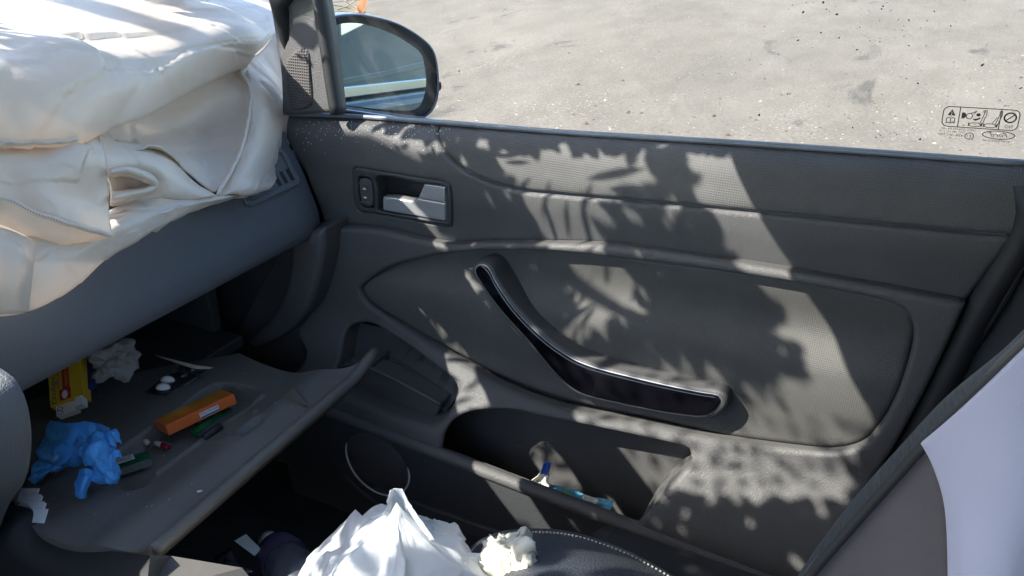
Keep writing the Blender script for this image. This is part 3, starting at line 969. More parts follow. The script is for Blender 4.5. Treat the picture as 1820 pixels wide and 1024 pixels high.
# lid
ZL = .750
def lid2(px, py): p = at(px, py, 'z', ZL); return (p[0], p[1])
lid_poly = curve_poly([lid2(*p[:2]) + tuple(p[2:]) for p in [(667, 643, 1), (272, 983, 1), (205, 985), (120, 968), (58, 936), (25, 895, 1), (-20, 800), (40, 715, 1), (250, 660), (425, 628, 1), (470, 648), (520, 663), (570, 667), (625, 659)]], .006)
tray_poly = curve_poly([lid2(*p) for p in [(198, 812), (250, 772), (330, 715), (375, 685), (400, 680), (455, 692), (452, 714), (400, 752), (330, 800), (280, 838), (262, 862), (225, 870), (203, 858)]], .006)
slot_poly = curve_poly([lid2(*p) for p in [(424, 777), (458, 752), (466, 757), (434, 782)]], .003)
gA, gB = np.array(lid2(276, 843)), np.array(lid2(470, 701))
fA, fB = np.array(lid2(272, 983)), np.array(lid2(667, 643))
def z_lid(v):
    def sd(poly):
        d = dist_poly(poly, v); return np.where(inside(poly, v), d, -d)
    z = np.full(len(v), ZL)
    z -= .020 * sstep(-.001, .007, sd(tray_poly))
    z -= .010 * sstep(-.001, .002, sd(slot_poly))
    tF = fB - fA; tF = tF / np.linalg.norm(tF); nF = np.array([tF[1], -tF[0]])
    if nF @ (gA - fA) < 0: nF = -nF
    df = (v - fA) @ nF
    z += .010 * np.exp(-((df - .050) / .028) ** 2) * (1 - .0 * df)
    z += .010 * sstep(.012, .0, df)
    tB = (v - fA) @ tF / np.linalg.norm(fB - fA)
    z += .014 * sstep(.86, 1.0, tB) * sstep(.16, .02, df)
    s = gB - gA; L = np.linalg.norm(s); s /= L
    tt = (v - gA) @ s; dd = np.abs((v - gA) @ np.array([-s[1], s[0]]))
    z += .0035 * sstep(.0045, .001, dd) * ((tt > 0) & (tt < L))
    for px, py, r in [(452, 737, .006), (386, 793, .0045), (403, 786, .0045)]:
        c = np.array(lid2(px, py)); d = np.linalg.norm(v - c, axis=1)
        z += .004 * sstep(r, r * .3, d)
    return z
v, f = triangulate(lid_poly, [], .0042, [.001, .003])
z = z_lid(v)
V = [np.array([p[0], p[1], zz]) for p, zz in zip(v, z)]
F = []
for a, b, c in f:
    n = np.cross(V[b] - V[a], V[c] - V[a]); F.append((a, b, c) if n[2] > 0 else (a, c, b))
b = len(V); m = len(lid_poly); zb_ = z_lid(lid_poly)
V += [np.array([p[0], p[1], zz]) for p, zz in zip(lid_poly, zb_)]
V += [np.array([p[0], p[1], zz - .012]) for p, zz in zip(lid_poly, zb_)]
cl = lid_poly.mean(0)
V += [np.array([*(cl + (p - cl) * .95), zz - .032]) for p, zz in zip(lid_poly, zb_)]
for i in range(m):
    j = (i + 1) % m
    F.append((b + i, b + j, b + m + j, b + m + i)); F.append((b + m + i, b + m + j, b + 2 * m + j, b + 2 * m + i))
F.append(tuple(b + 2 * m + i for i in range(m)))
lid = build('glovebox_lid', V, F, M['lid'], dash)
fe = [np.array([*(fA + (fB - fA) * t), 0]) for t in np.linspace(0, 1, 30)]
fez = z_lid(np.array([p[:2] for p in fe]))
tube('lid_edge', [np.array([p[0] + .002, p[1], zz - .006]) for p, zz in zip(fe, fez)], .0085, M['lid'], lid, 12)
build('latch_slot_shade', [(*p, ZL - .0078) for p in slot_poly], [tuple(range(len(slot_poly)))], M['black'], lid, smooth=False)  # black plate stands in for the darkness inside the hole
ax_, bx_, cx_, dx_ = (at(519, 690, 'z', .778), at(496, 712, 'z', ZL + .002), at(550, 722, 'z', ZL + .006), at(532, 690, 'z', ZL))
build('latch_fin', [ax_, bx_, cx_, dx_], [(0, 1, 2), (0, 2, 3), (0, 3, 1)], M['lid'], lid, smooth=False, bevel=.002)
tube('lid_pin', [at(362, 778, 'z', ZL + .004), at(392, 757, 'z', ZL + .006)], .0055, M['rubber'], lid, 10)

# ------------------------------------------------------------------ rear edge of the door opening
f_pl = lambda x, z: .012 + 0 * np.asarray(x)
panel('pillar_trim', dpoly([(1812, 420, 1), (1850, 300, 1), (2050, 300, 1), (2050, 1200, 1), (1360, 1200, 1), (1470, 1010), (1600, 800), (1725, 560)], f_pl), M['dash_dark'], body, f_pl, step=.04, roll=.012, deep=.01, skirt=.02)
tube('door_seal', [at(px, py, 'y', .004) for px, py in [(1832, 330), (1822, 412), (1735, 565), (1612, 805), (1480, 1015), (1390, 1150)]], .016, M['rubber'], body, 10, n=30)
tube('pillar_ridge', [at(px, py, 'y', .0) for px, py in [(1850, 400), (1790, 520), (1700, 660), (1560, 880)]], .006, M['rubber'], body, 8, n=24)

# ------------------------------------------------------------------ passenger seat
M['seat'] = m_plain('mauve_seat_cloth', (.110, .095, .103), .75, bump=.0004, bscale=1400)
M['leather'] = m_grain('black_leather', (.040, .045, .055), .42, 260, .0007, .12)
M['thread'] = m_plain('pale_thread', (.55, .54, .5), .7)
M['bolster'] = m_weave('bolster_cloth', (.035, .036, .04), .0035, contrast=.25, depth=.0004)
seat = thing('bucket_seat', 'dark passenger seat with mauve grey side panel and pale stitched cushion', 'car seat', (.05, -.4, .42))
inner_l = [(1900, 540), (1820, 615), (1737, 692), (1638, 786), (1600, 829), (1538, 899), (1440, 1014), (1380, 1100)]
f_ss = lambda x, z: -.585 + .02 * np.cos((np.asarray(z) - 1.0) * 6)*0
ip = [at(px, py, 'y', -.585) for px, py in inner_l]
sp = [(p[0], p[2]) for p in ip]
spoly = curve_poly([(sp[0][0], sp[0][1], 1)] + sp[1:-1] + [(sp[-1][0], sp[-1][1], 1), (-.12, .80, 1), (.34, .80, 1), (.45, 1.40, 1)], .01)
panel('side_panel', spoly, M['seat'], seat, f_ss, step=.02, roll=.02, deep=.008, skirt=.004)
outer_l = [(1900, 505), (1820, 592), (1699, 691), (1638, 753), (1577, 821), (1492, 921), (1420, 1024), (1360, 1110)]
op = [at(px, py, 'y', -.560) for px, py in outer_l]
rows = [catmull(np.array(ip) + np.array([0, -.004, 0]), 8), catmull((np.array(catmull(ip, 8)) + np.array(catmull(op, 8))) / 2 + np.array([0, -.010, 0]), 8), catmull(op, 8), catmull(np.array(op) + np.array([.02, .05, -.05]), 8), catmull(np.array(op) + np.array([.09, .12, -.12]), 8)]
G = loft_grid(rows, 50, 30)
build('bolster', G.reshape(-1, 3), grid_faces(50, 30), M['bolster'], seat)
tube('piping', np.array(catmull(ip, 40)) + np.array([0, -.006, 0]), .003, M['rubber'], seat, 8)
# cushion corner
sil = [(800, 1060), (833, 978), (868, 953), (920, 941), (1000, 943), (1080, 965), (1150, 997), (1215, 1036), (1330, 1110)]
def rowp(dx, dy, y): return [at(px + dx, py + dy, 'y', y) for px, py in sil]
rows = [rowp(0, 50, -.22), rowp(0, 12, -.29), rowp(0, 0, -.34), rowp(2, 6, -.38), rowp(0, 50, -.46), rowp(-20, 170, -.56), rowp(-40, 330, -.62)]
G = loft_grid(rows, 60, 50)
build('cushion', G.reshape(-1, 3), grid_faces(60, 50), M['leather'], seat)
seam = catmull(rows[3], 400)[60:340]
seam = np.array([p + (CAM - p) / np.linalg.norm(CAM - p) * .006 for p in seam])
SV, SF = [], []
for i in range(0, len(seam) - 3, 4):
    a, c_ = seam[i], seam[i + 2]
    t = (c_ - a) / np.linalg.norm(c_ - a); u = np.cross(t, [0, -.5, .8]); u /= np.linalg.norm(u); w = np.cross(u, t)
    k = len(SV)
    for P in (a, c_):
        for th in range(4): SV.append(P + .0011 * (u * math.cos(th * 1.571) + w * math.sin(th * 1.571)))
    SF += [(k + q_, k + (q_ + 1) % 4, k + 4 + (q_ + 1) % 4, k + 4 + q_) for q_ in range(4)]
build('stitching', SV, SF, M['thread'], seat)
bk = [(sp[i][0] + .13, sp[i][1] - .03) for i in range(len(sp))]
panel('backrest', curve_poly([(*bk[0], 1)] + bk[1:-1] + [(*bk[-1], 1), (.05, .72, 1), (.46, .72, 1), (.56, 1.30, 1)], .02), M['seat'], seat, lambda x, z: -.50 + 0 * x, step=.03, roll=.02, deep=.02, skirt=.34)
box('seat_base', (-.30, -.56, .40), (.40, -.16, .66), M['black'], seat, .03)
box('headrest', (.42, -.50, 1.42), (.52, -.24, 1.60), M['leather'], seat, .04)
# pale cloth over the seat back
M['pale'] = m_cloth('lavender_cloth', (.43, .43, .56), 0, .8, .3)
yb = -.594
r0 = [(1638, 786), (1657, 821), (1676, 875), (1684, 929), (1687, 1024), (1685, 1110)]
r1 = [(1690, 742), (1705, 800), (1716, 870), (1722, 930), (1724, 1024), (1722, 1110)]
r2 = [(1760, 678), (1775, 770), (1780, 860), (1785, 930), (1785, 1024), (1780, 1110)]
r3 = [(1830, 612), (1840, 720), (1845, 850), (1845, 930), (1840, 1024), (1830, 1110)]
r4 = [(1910, 545), (1915, 700), (1915, 850), (1915, 930), (1905, 1024), (1890, 1110)]
rows = [[at(px, py, 'y', y) for px, py in r] for r, y in ((r0, yb), (r1, yb - .010), (r2, yb - .016), (r3, yb - .014), (r4, yb - .004))]
for ri, k_ in ((2, .3), (3, 1.0), (4, 1.6)):
    for pi, dy_ in ((3, .006), (4, .022), (5, .035)):
        rows[ri][pi] = rows[ri][pi] + np.array([0, dy_ * k_ * .5, 0])
cv = sheet('seat_cloth', [(rows, 60, 60, 0, 0, 3)], M['pale'], None, .002)
tag(cv, 'smooth lavender white cloth covering the seat back side', 'cloth')

# ------------------------------------------------------------------ pale sheet heaped on the dashboard
M['sheet'] = m_cloth('cream_sheet', (.75, .645, .545), .25, .36, .12, tint2=(.80, .72, .64))
M['sheet_thread'] = m_plain('sheet_thread', (.32, .24, .22), .8)
def X(lst): return [at(px, py, 'x', x) for px, py, x in lst]
S = []
# top fold with its overhang
S.append(([X(r) for r in [
    [(-80, -90, -1.30), (120, -80, -1.30), (300, -60, -1.26), (410, -40, -1.2), (465, -12, -1.13)],
    [(-80, -15, -1.12), (120, -12, -1.12), (300, -12, -1.10), (430, -2, -1.08), (490, 20, -1.05)],
    [(-80, 50, -.96), (120, 45, -.96), (270, 42, -.97), (400, 32, -.99), (497, 42, -1.02)],
    [(-80, 92, -.87), (120, 88, -.87), (250, 82, -.885), (380, 62, -.925), (490, 58, -.99)],
    [(-80, 130, -.825), (110, 128, -.825), (235, 115, -.85), (370, 84, -.90), (470, 82, -.965)],
    [(-80, 195, -.805), (110, 192, -.805), (205, 172, -.825), (330, 122, -.875), (452, 100, -.955)],
    [(-80, 250, -.80), (105, 250, -.80), (175, 236, -.815), (290, 178, -.865), (440, 116, -.95)],
    [(-80, 254, -.815), (105, 254, -.815), (175, 239, -.83), (290, 180, -.88), (440, 116, -.965)],
    [(-80, 225, -.90), (105, 225, -.90), (175, 205, -.92), (290, 150, -.95), (440, 105, -1.0)]]], 120, 120, .0070, (8, 5, 13), 1))
# shaded inside of the second fold
S.append(([X(r) for r in [
    [(165, 215, -.88), (240, 180, -.91), (330, 140, -.94), (400, 112, -.965), (428, 112, -.965)],
    [(170, 240, -.87), (250, 210, -.925), (340, 175, -.95), (420, 150, -.95), (441, 150, -.935)],
    [(185, 262, -.84), (260, 240, -.92), (340, 225, -.94), (415, 205, -.92), (444, 192, -.90)],
    [(230, 268, -.83), (290, 265, -.885), (350, 270, -.89), (405, 255, -.875), (437, 236, -.865)],
    [(260, 262, -.825), (310, 280, -.85), (355, 305, -.85), (390, 305, -.84), (420, 285, -.835)],
    [(285, 262, -.82), (330, 300, -.825), (362, 330, -.825), (380, 342, -.82), (390, 335, -.82)]]], 60, 60, .0035, (10, 12, 14), 2))
# layer in front, from under the top fold to the loop
S.append(([X(r) for r in [
    [(150, 235, -.84), (220, 255, -.845), (270, 262, -.85), (300, 275, -.845), (340, 320, -.82), (384, 347, -.80)],
    [(160, 265, -.815), (215, 272, -.82), (265, 275, -.825), (300, 290, -.82), (335, 325, -.805), (375, 349, -.795)],
    [(180, 300, -.805), (215, 292, -.81), (260, 292, -.81), (295, 308, -.805), (325, 335, -.80), (360, 352, -.795)],
    [(195, 330, -.81), (230, 320, -.815), (270, 325, -.81), (300, 340, -.80), (322, 348, -.80), (345, 356, -.80)],
    [(195, 365, -.82), (235, 362, -.82), (275, 352, -.81), (300, 352, -.805), (318, 356, -.805), (335, 360, -.805)]]], 60, 50, .003, (10, 12, 12), 5))
# right flap beyond the stitched hem
S.append(([X(r) for r in [
    [(425, 108, -.98), (460, 95, -1.00), (490, 60, -1.03), (497, 30, -1.06)],
    [(424, 122, -.955), (462, 126, -.97), (495, 122, -1.0), (507, 110, -1.05)],
    [(440, 150, -.93), (470, 150, -.93), (508, 172, -.965), (521, 186, -1.0)],
    [(445, 192, -.90), (478, 195, -.89), (508, 205, -.92), (520, 222, -.96)],
    [(437, 238, -.862), (468, 235, -.85), (496, 250, -.87), (510, 268, -.92)],
    [(420, 286, -.83), (448, 285, -.815), (478, 292, -.83), (498, 302, -.88)],
    [(392, 338, -.812), (425, 330, -.80), (456, 332, -.80), (488, 326, -.83)],
    [(384, 350, -.805), (412, 345, -.80), (445, 348, -.80), (480, 336, -.82)]]], 60, 80, .0055, (9, 11, 9), 7))
# pointed corner fold at the left
S.append(([X(r) for r in [
    [(-80, 240, -.83), (20, 245, -.83), (90, 248, -.83), (165, 240, -.82), (178, 245, -.81)],
    [(-80, 275, -.80), (20, 282, -.80), (70, 290, -.795), (140, 278, -.79), (188, 285, -.795)],
    [(-80, 300, -.79), (20, 315, -.79), (70, 335, -.775), (125, 345, -.775), (194, 340, -.785)],
    [(-80, 318, -.785), (20, 340, -.785), (80, 372, -.77), (140, 388, -.765), (197, 395, -.772)],
    [(-80, 330, -.785), (20, 358, -.782), (80, 385, -.77), (140, 402, -.762), (198, 419, -.765)],
    [(-80, 350, -.785), (20, 385, -.785), (80, 412, -.775), (140, 424, -.768), (196, 422, -.768)],
    [(-80, 372, -.79), (20, 405, -.79), (80, 430, -.785), (130, 435, -.78), (185, 425, -.776)]]], 70, 70, .0045, (12, 12, 14), 9))
# rolled loop
S.append(([X(r) for r in [
    [(196, 300, -.785), (225, 296, -.785), (255, 305, -.79), (276, 318, -.795), (282, 330, -.80), (268, 344, -.795), (235, 352, -.79), (200, 360, -.785)],
    [(196, 306, -.775), (225, 303, -.775), (252, 312, -.78), (270, 322, -.785), (274, 330, -.79), (262, 338, -.785), (233, 345, -.78), (200, 352, -.775)],
    [(196, 311, -.785), (224, 309, -.785), (249, 316, -.79), (263, 325, -.795), (266, 330, -.80), (256, 335, -.795), (230, 340, -.79), (200, 346, -.785)],
    [(200, 315, -.815), (224, 314, -.815), (244, 320, -.82), (256, 327, -.825), (258, 330, -.83), (250, 333, -.825), (228, 336, -.82), (202, 340, -.815)]]], 60, 16, .0012, (30, 30, 30), 4))
# white lower layer lying on the dashboard
S.append(([X(r) for r in [
    [(-80, 380, -.815), (60, 412, -.81), (150, 400, -.815), (230, 360, -.815), (330, 350, -.81), (400, 342, -.81), (470, 325, -.86)],
    [(-80, 420, -.79), (60, 432, -.785), (150, 420, -.79), (240, 378, -.79), (335, 358, -.793), (400, 350, -.797), (455, 340, -.83)],
    [(-80, 470, -.782), (55, 470, -.775), (130, 450, -.775), (220, 400, -.78), (320, 366, -.785), (390, 355, -.792), (448, 345, -.82)],
    [(-80, 520, -.780), (50, 520, -.768), (120, 485, -.772), (200, 425, -.778), (300, 375, -.782), (370, 362, -.79), (442, 346, -.815)],
    [(-80, 560, -.780), (45, 550, -.770), (125, 512, -.774), (196, 448, -.779), (285, 400, -.784), (350, 373, -.792), (440, 348, -.815)],
    [(-80, 567, -.785), (45, 560, -.776), (128, 516, -.780), (198, 451, -.785), (287, 403, -.79), (351, 375, -.798), (440, 349, -.82)]]], 110, 60, .0055, (11, 8, 12), 11))
# hanging crease at the far left
S.append(([X(r) for r in [
    [(-80, 395, -.785), (0, 405, -.780), (50, 425, -.775), (62, 432, -.775)],
    [(-80, 440, -.765), (0, 440, -.762), (40, 455, -.755), (58, 470, -.765)],
    [(-80, 500, -.762), (0, 495, -.758), (35, 510, -.752), (56, 515, -.765)],
    [(-80, 550, -.768), (0, 545, -.765), (35, 550, -.762), (52, 552, -.768)],
    [(-80, 564, -.775), (0, 562, -.772), (35, 560, -.770), (52, 555, -.772)]]], 40, 50, .004, (12, 10, 8), 13))
heap = thing('bed_sheet', 'cream coloured sheet heaped in folds on top of the dashboard', 'sheet', (-.95, -.4, 1.06))
sheet('sheet_folds', S, M['sheet'], heap, .0018)
hems = [[(441, 128, -.945), (446, 160, -.925), (444, 192, -.896), (437, 236, -.858), (420, 286, -.828), (388, 344, -.803)],
        [(-40, 345, -.778), (20, 358, -.776), (80, 385, -.764), (140, 402, -.756), (197, 418, -.760)],
        [(-40, 252, -.797), (40, 253, -.797), (105, 252, -.797), (135, 248, -.801)]]
for hpts in hems:
    c = catmull(X(hpts), 160)
    c += np.stack([np.array([noise.noise(Vector(p) * 60 + Vector((3, 3, 3))) * .0015, 0, noise.noise(Vector(p) * 70) * .002]) for p in c])
    tube('hem', c, .0028, M['sheet'], heap, 8)
    SV, SF = [], []
    for i in range(0, 156, 3):
        a, b_ = c[i] + np.array([.0022, -.0018, .0008]), c[i + 1] + np.array([.0022, -.0018, .0008])
        k = len(SV)
        for P in (a, b_):
            for o_ in ((0, 0, .0006), (0, -.0006, -.0004), (.0006, 0, 0)): SV.append(P + np.array(o_))
        SF += [(k, k + 1, k + 4, k + 3), (k + 1, k + 2, k + 5, k + 4), (k + 2, k, k + 3, k + 5)]
    build('hem_stitching', SV, SF, M['sheet_thread'], heap)

# ------------------------------------------------------------------ things in the glovebox
def Z(lst): return [at(px, py, 'z', z) for px, py, z in lst]
def frame_of(o, a, width, drop, tilt=0):
    """a box lying along o -> a, its width horizontally away from the driver's side"""
    u = a - o; L = np.linalg.norm(u); u = u / L
    v = np.cross(np.array([0, 0, 1.]), u); v /= np.linalg.norm(v)
    if v @ np.array([-1, .5, 0]) < 0: v = -v
    w = np.cross(u, v); w = w if w[2] > 0 else -w
    if tilt:
        v, w = v * math.cos(tilt) + w * math.sin(tilt), w * math.cos(tilt) - v * math.sin(tilt)
    return o, u, v, w, L
def carton(name, fr, width, height, mat, parent, bevel=.0012):
    o, u, v, w, L = fr
    V = [o + u * a * L + v * b * width - w * c * height for a in (0, 1) for b in (0, 1) for c in (0, 1)]
    F = [(0, 1, 3, 2), (4, 6, 7, 5), (0, 4, 5, 1), (2, 3, 7, 6), (0, 2, 6, 4), (1, 5, 7, 3)]
    return build(name, V, F, mat, parent, smooth=False, bevel=bevel)
M['orange'] = m_plain('orange_card', (.62, .13, .03), .4, var=.06)
M['amber'] = m_plain('amber_print', (.50, .20, .02), .4, var=.5)
M['navy'] = m_plain('navy_print', (.02, .03, .12), .5)
M['white_card'] = m_plain('white_card', (.72, .72, .72), .5, var=.05)
M['yellow'] = m_plain('yellow_card', (.62, .42, .03), .45, var=.06)
M['red'] = m_plain('red_print', (.45, .03, .04), .45)
M['green'] = m_plain('green_foil', (.03, .16, .07), .25, metal=.4, var=.5)
M['foil'] = m_plain('silver_foil', (.6, .62, .62), .25, metal=.9, var=.2, bump=.002, bscale=160)
M['paper'] = m_plain('white_paper', (.72, .72, .74), .7, var=.04)
M['tablet'] = m_plain('white_tablet', (.75, .75, .74), .4, var=.03)
M['capsule_red'] = m_plain('capsule_red', (.30, .01, .03), .25)
M['capsule_cream'] = m_plain('capsule_cream', (.55, .48, .38), .3)
M['blister'] = m_glass('blister_plastic', (.80, .82, .84))
M['glove'] = m_cloth('blue_nitrile', (.09, .42, .92), .25, .38, .1, 300)
# orange chewing gum carton
g = frame_of(at(294, 757, 'z', .765), at(416, 700, 'z', .769), .040, .016, R(-14))
gum = thing('gum_carton', 'flat orange chewing gum carton lying in the lid tray', 'carton', tuple(g[0]))
cb = carton('carton_body', g, .040, .015, M['orange'], gum)
o, u, v, w, L = g
q4 = lambda a0, a1, b0, b1, l=.0006: [o + u * a0 * L + v * b0 + w * l, o + u * a1 * L + v * b0 + w * l, o + u * a1 * L + v * b1 + w * l, o + u * a0 * L + v * b1 + w * l]
build('picture_print', q4(.03, .97, .010, .038), [(0, 1, 2, 3)], M['amber'], gum, smooth=False)
fn = -v
F0 = lambda a, c, l=.0007: o + u * a * L - w * c + fn * l
build('name_plate', [F0(.46, .013), F0(.74, .013), F0(.74, .004), F0(.46, .004)], [(0, 1, 2, 3)], M['white_card'], gum, smooth=False)
lettering('name_lettering', [('HOLLYWOOD', .47 * L, -.0085, .26 * L, .0038)], o, u, w, fn, M['navy'], gum, .0012)
lettering('band_lettering', [stroke([(.47 * L, -.0112), (.73 * L, -.0112)], .002)], o, u, w, fn, M['navy'], gum, .0012)
# two green foil gum packs
def gum_pack(label, a, b, w_, h_, text=None):
    fr = frame_of(a, b, w_, h_, R(-8))
    t = thing('gum_pack', label, 'gum pack', tuple(fr[0]), 'foil gum packs in the glovebox lid tray')
    o, u, v, w, L = fr
    G = []
    for i in range(15):
        s = i / 14; cr = .0004 * math.sin(i * 2.3) + .0003 * math.sin(i * 5.1)
        pin = 1 - .25 * max(0, (abs(s - .5) - .42) / .08)
        for b_, c_ in ((0, 0), (.5, .0015), (1, 0), (1, -1), (.5, -1), (0, -1)):
            z_ = c_ if abs(c_) < .1 else c_ * h_
            G.append(o + u * s * L + v * b_ * w_ * pin + w * (z_ * pin + cr))
    Fs = [(i * 6 + k, i * 6 + (k + 1) % 6, (i + 1) * 6 + (k + 1) % 6, (i + 1) * 6 + k) for i in range(14) for k in range(6)] + [tuple(range(6)), tuple(84 + k for k in range(6))]
    build('wrapper', G, Fs, M['green'], t, smooth=False)
    build('foil_side', [o + u * s * L - v * .0006 + w * z_ for s, z_ in ((.0, -h_ * .15), (1, -h_ * .15), (1, -h_ * .95), (0, -h_ * .95))], [(0, 1, 2, 3)], M['foil'], t, smooth=False)
    if text:
        build('name_panel', [o + u * a_ * L + v * b_ * w_ + w * .0032 for a_, b_ in ((.02, .12), (.66, .12), (.66, .85), (.02, .85))], [(0, 1, 2, 3)], M['white_card'], t, smooth=False)
        lettering('name_lettering', [(text, .05 * L, .22 * w_, .56 * L, .5 * w_, False, 1)], o, u, v, w, M['navy'], t, .0038)
    return t
gum_pack('crumpled green gum pack half under the blue glove', at(190, 838, 'z', .748), at(268, 812, 'z', .748), .022, .012, 'HOLLYWOOD')
gum_pack('green and silver gum pack tucked below the orange carton', at(352, 768, 'z', .746), at(412, 727, 'z', .746), .018, .011)
# capsules
def capsule(label, a, b, r, m1, m2):
    t = thing('capsule', label, 'capsule', tuple((a + b) / 2), 'medicine capsules in the tray')
    c = (a + b) / 2; L = np.linalg.norm(b - a)
    for p, q, mt in ((a, c, m1), (b, c, m2)):
        d = (p - q) / np.linalg.norm(p - q)
        pts = [q - d * .0005, q + d * (L / 2 - r)] + [q + d * (L / 2 - r + r * math.sin(k)) for k in (.4, .8, 1.2, 1.5)]
        tube('capsule_half', np.array(pts), [r, r, r * .92, r * .7, r * .36, r * .07], mt, t, 12)
    return t
capsule('red and cream capsule on the tray floor', at(276, 786, 'z', .737), at(301, 796, 'z', .737), .0042, M['capsule_cream'], M['capsule_red'])
capsule('plain beige capsule left of the red one', at(248, 782, 'z', .737), at(266, 788, 'z', .737), .0042, M['capsule_cream'], M['capsule_cream'])
sv = build('foil_scrap', Z([(272, 782, .742), (290, 784, .745), (311, 793, .742), (296, 790, .738)]), [(0, 1, 2, 3)], M['foil'], None, smooth=False, solid=.0004)
tag(sv, 'thin torn scrap of silver foil behind the red capsule', 'foil')
# blister strip with white tablets
bl = thing('blister_strip', 'clear blister strip with white tablets left, lying in the glovebox', 'pill strip', tuple(at(310, 680, 'z', .752)))
B0, B1, B2, B3 = Z([(258, 697, .756), (295, 705, .756), (377, 655, .758), (330, 645, .760)])
G = np.array([[(1 - i / 20) * ((1 - j / 10) * B0 + j / 10 * B1) + i / 20 * ((1 - j / 10) * B3 + j / 10 * B2) for j in range(11)] for i in range(21)])
for i in range(21):
    for j in range(11):
        G[i, j, 2] += .002 * noise.noise(Vector((i * .5, j * .6, 2))) * (1 if i > 8 else .2)
build('blister_sheet', G.reshape(-1, 3), grid_faces(21, 11), M['blister'], bl, solid=.0005)
def pod(c, rx, ry, hgt, ang, mat, name, par):
    V, F = [], []
    for i in range(6):
        t = i / 5 * math.pi / 2
        for k in range(16):
            a = 2 * math.pi * k / 16
            x, y = rx * math.cos(t) * math.cos(a), ry * math.cos(t) * math.sin(a)
            V.append(c + np.array([x * math.cos(ang) - y * math.sin(ang), x * math.sin(ang) + y * math.cos(ang), hgt * math.sin(t)]))
    F = [(i * 16 + k, i * 16 + (k + 1) % 16, (i + 1) * 16 + (k + 1) % 16, (i + 1) * 16 + k) for i in range(5) for k in range(16)]
    return build(name, V, F, mat, par)
for px, py in [(290, 690), (298, 677)]:
    pod(at(px, py, 'z', .757), .0105, .006, .008, .5, M['tablet'], 'tablet', bl)
for px, py in [(322, 668), (340, 657)]:
    pod(at(px, py, 'z', .758), .0105, .006, .006, .5, M['blister'], 'empty_pocket', bl)
# sliver of paper
pr = [Z([(275, 631, .768), (310, 640, .770), (345, 648, .768), (380, 653, .772)]), Z([(280, 634, .764), (312, 645, .764), (345, 655, .763), (374, 656, .766)])]
ps = sheet('paper_sliver', [(pr, 24, 6, 0, 0, 0)], M['capsule_cream'], None, .0004)
tag(ps, 'thin curled paper sliver behind the blister strip', 'paper')
# yellow medicine carton standing tilted, its open flap towards the driver's side
yo = at(90, 735, 'z', .765)
yu = at(84, 640, 'x', yo[0] - .055) - yo; yL = np.linalg.norm(yu); yu /= yL
yv = at(146, 738, 'z', .766) - yo; yW = np.linalg.norm(yv); yv -= yu * (yv @ yu); yv /= np.linalg.norm(yv)
yn = np.cross(yu, yv); yn = yn if yn @ (CAM - yo) > 0 else -yn
med = thing('medicine_carton', 'yellow medicine carton with open end and white pill strips inside', 'medicine box', tuple(yo))
def ybox(name, a0, a1, b0, b1, c0, c1, mat):
    V = [yo + yu * a * yL + yv * b * yW + yn * c for a in (a0, a1) for b in (b0, b1) for c in (c0, c1)]
    return build(name, V, [(0, 1, 3, 2), (4, 6, 7, 5), (0, 4, 5, 1), (2, 3, 7, 6), (0, 2, 6, 4), (1, 5, 7, 3)], mat, med, smooth=False, bevel=.0006)
ybox('carton_body', .12, 1, .02, 1, -.022, 0, M['yellow'])
ybox('carton_side', .12, 1, -.012, .02, -.022, -.0008, M['yellow'])
ybox('pill_strips', -.06, .12, .12, .72, -.016, -.004, M['paper'])
ybox('end_flap', -.03, .13, .76, .98, -.012, .002, M['paper'])
ybox('red_band', .34, .98, .40, .62, 0, .0005, M['red'])
ybox('tablet_panel', .16, .36, .30, .64, 0, .0007, M['red'])
pd_ = [(.25 * yL + .0065 * math.cos(a), .47 * yW + .004 * math.sin(a)) for a in np.linspace(0, 6.28, 20)[:-1]]
lettering('tablet_picture', [('geo', pd_, [tuple(range(19))])], yo, yu, yv, yn, M['tablet'], med, .0012)
yvn = yv
lettering('name_lettering', [('Doliprane', .14 * yL, -.30 * yW + .26 * yW, .80 * yL, .19 * yW)], yo + yv * .21 * yW, yu, -yv, yn, M['navy'], med, .0008)
lettering('dose_lettering', [('1000 mg', .40 * yL, -.36 * yW, .34 * yL, .12 * yW)], yo, yu, -yv, yn, M['navy'], med, .0008)
lettering('strip_lettering', [('UD', -.05 * yL, -.34 * yW, .14 * yL, .18 * yW)], yo, yu, -yv, yn, M['navy'], med, -.0030)
lettering('side_lettering', [('PARACETAMOL', .40 * yL, -.58 * yW, .50 * yL, .09 * yW)], yo, yu, -yv, yn, M['yellow'], med, .0011)
# crumpled white packet and blue card behind it
def crumple(name, px, py, ax, val, sz, mat, seed, parent=None, amp=.35, sub=3):
    bm = bmesh.new(); bmesh.ops.create_icosphere(bm, subdivisions=sub, radius=1)
    c = at(px, py, ax, val)
    for v_ in bm.verts:
        n_ = v_.co.normalized()
        k = 1 + .22 * facet(n_ * 1.6, seed) + amp * (noise.noise(n_ * 1.7 + Vector((seed, 0, 0))) + .6 * (.4 - abs(noise.noise(n_ * 3.4 + Vector((0, seed, 0))))) )
        v_.co = Vector((n_.x * sz[0] * k + c[0], n_.y * sz[1] * k + c[1], n_.z * sz[2] * k + c[2]))
    me = bpy.data.meshes.new(name); bm.to_mesh(me); bm.free()
    o_ = put(name, me, mat, parent)
    return o_
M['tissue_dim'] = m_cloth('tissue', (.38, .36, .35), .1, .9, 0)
fr = frame_of(at(178, 668, 'z', .80), at(232, 625, 'z', .815), .05, .03, R(5))
wp = crumple('white_packet', 203, 640, 'z', .795, (.030, .028, .022), M['tissue_dim'], 3, None, .5, 4)
tag(wp, 'crumpled white packet deep inside the glovebox', 'packet')
fr = frame_of(at(148, 700, 'z', .775), at(200, 640, 'z', .80), .03, .03, R(12))
bc = carton('blue_card', fr, .035, .014, M['navy'], None, .001)
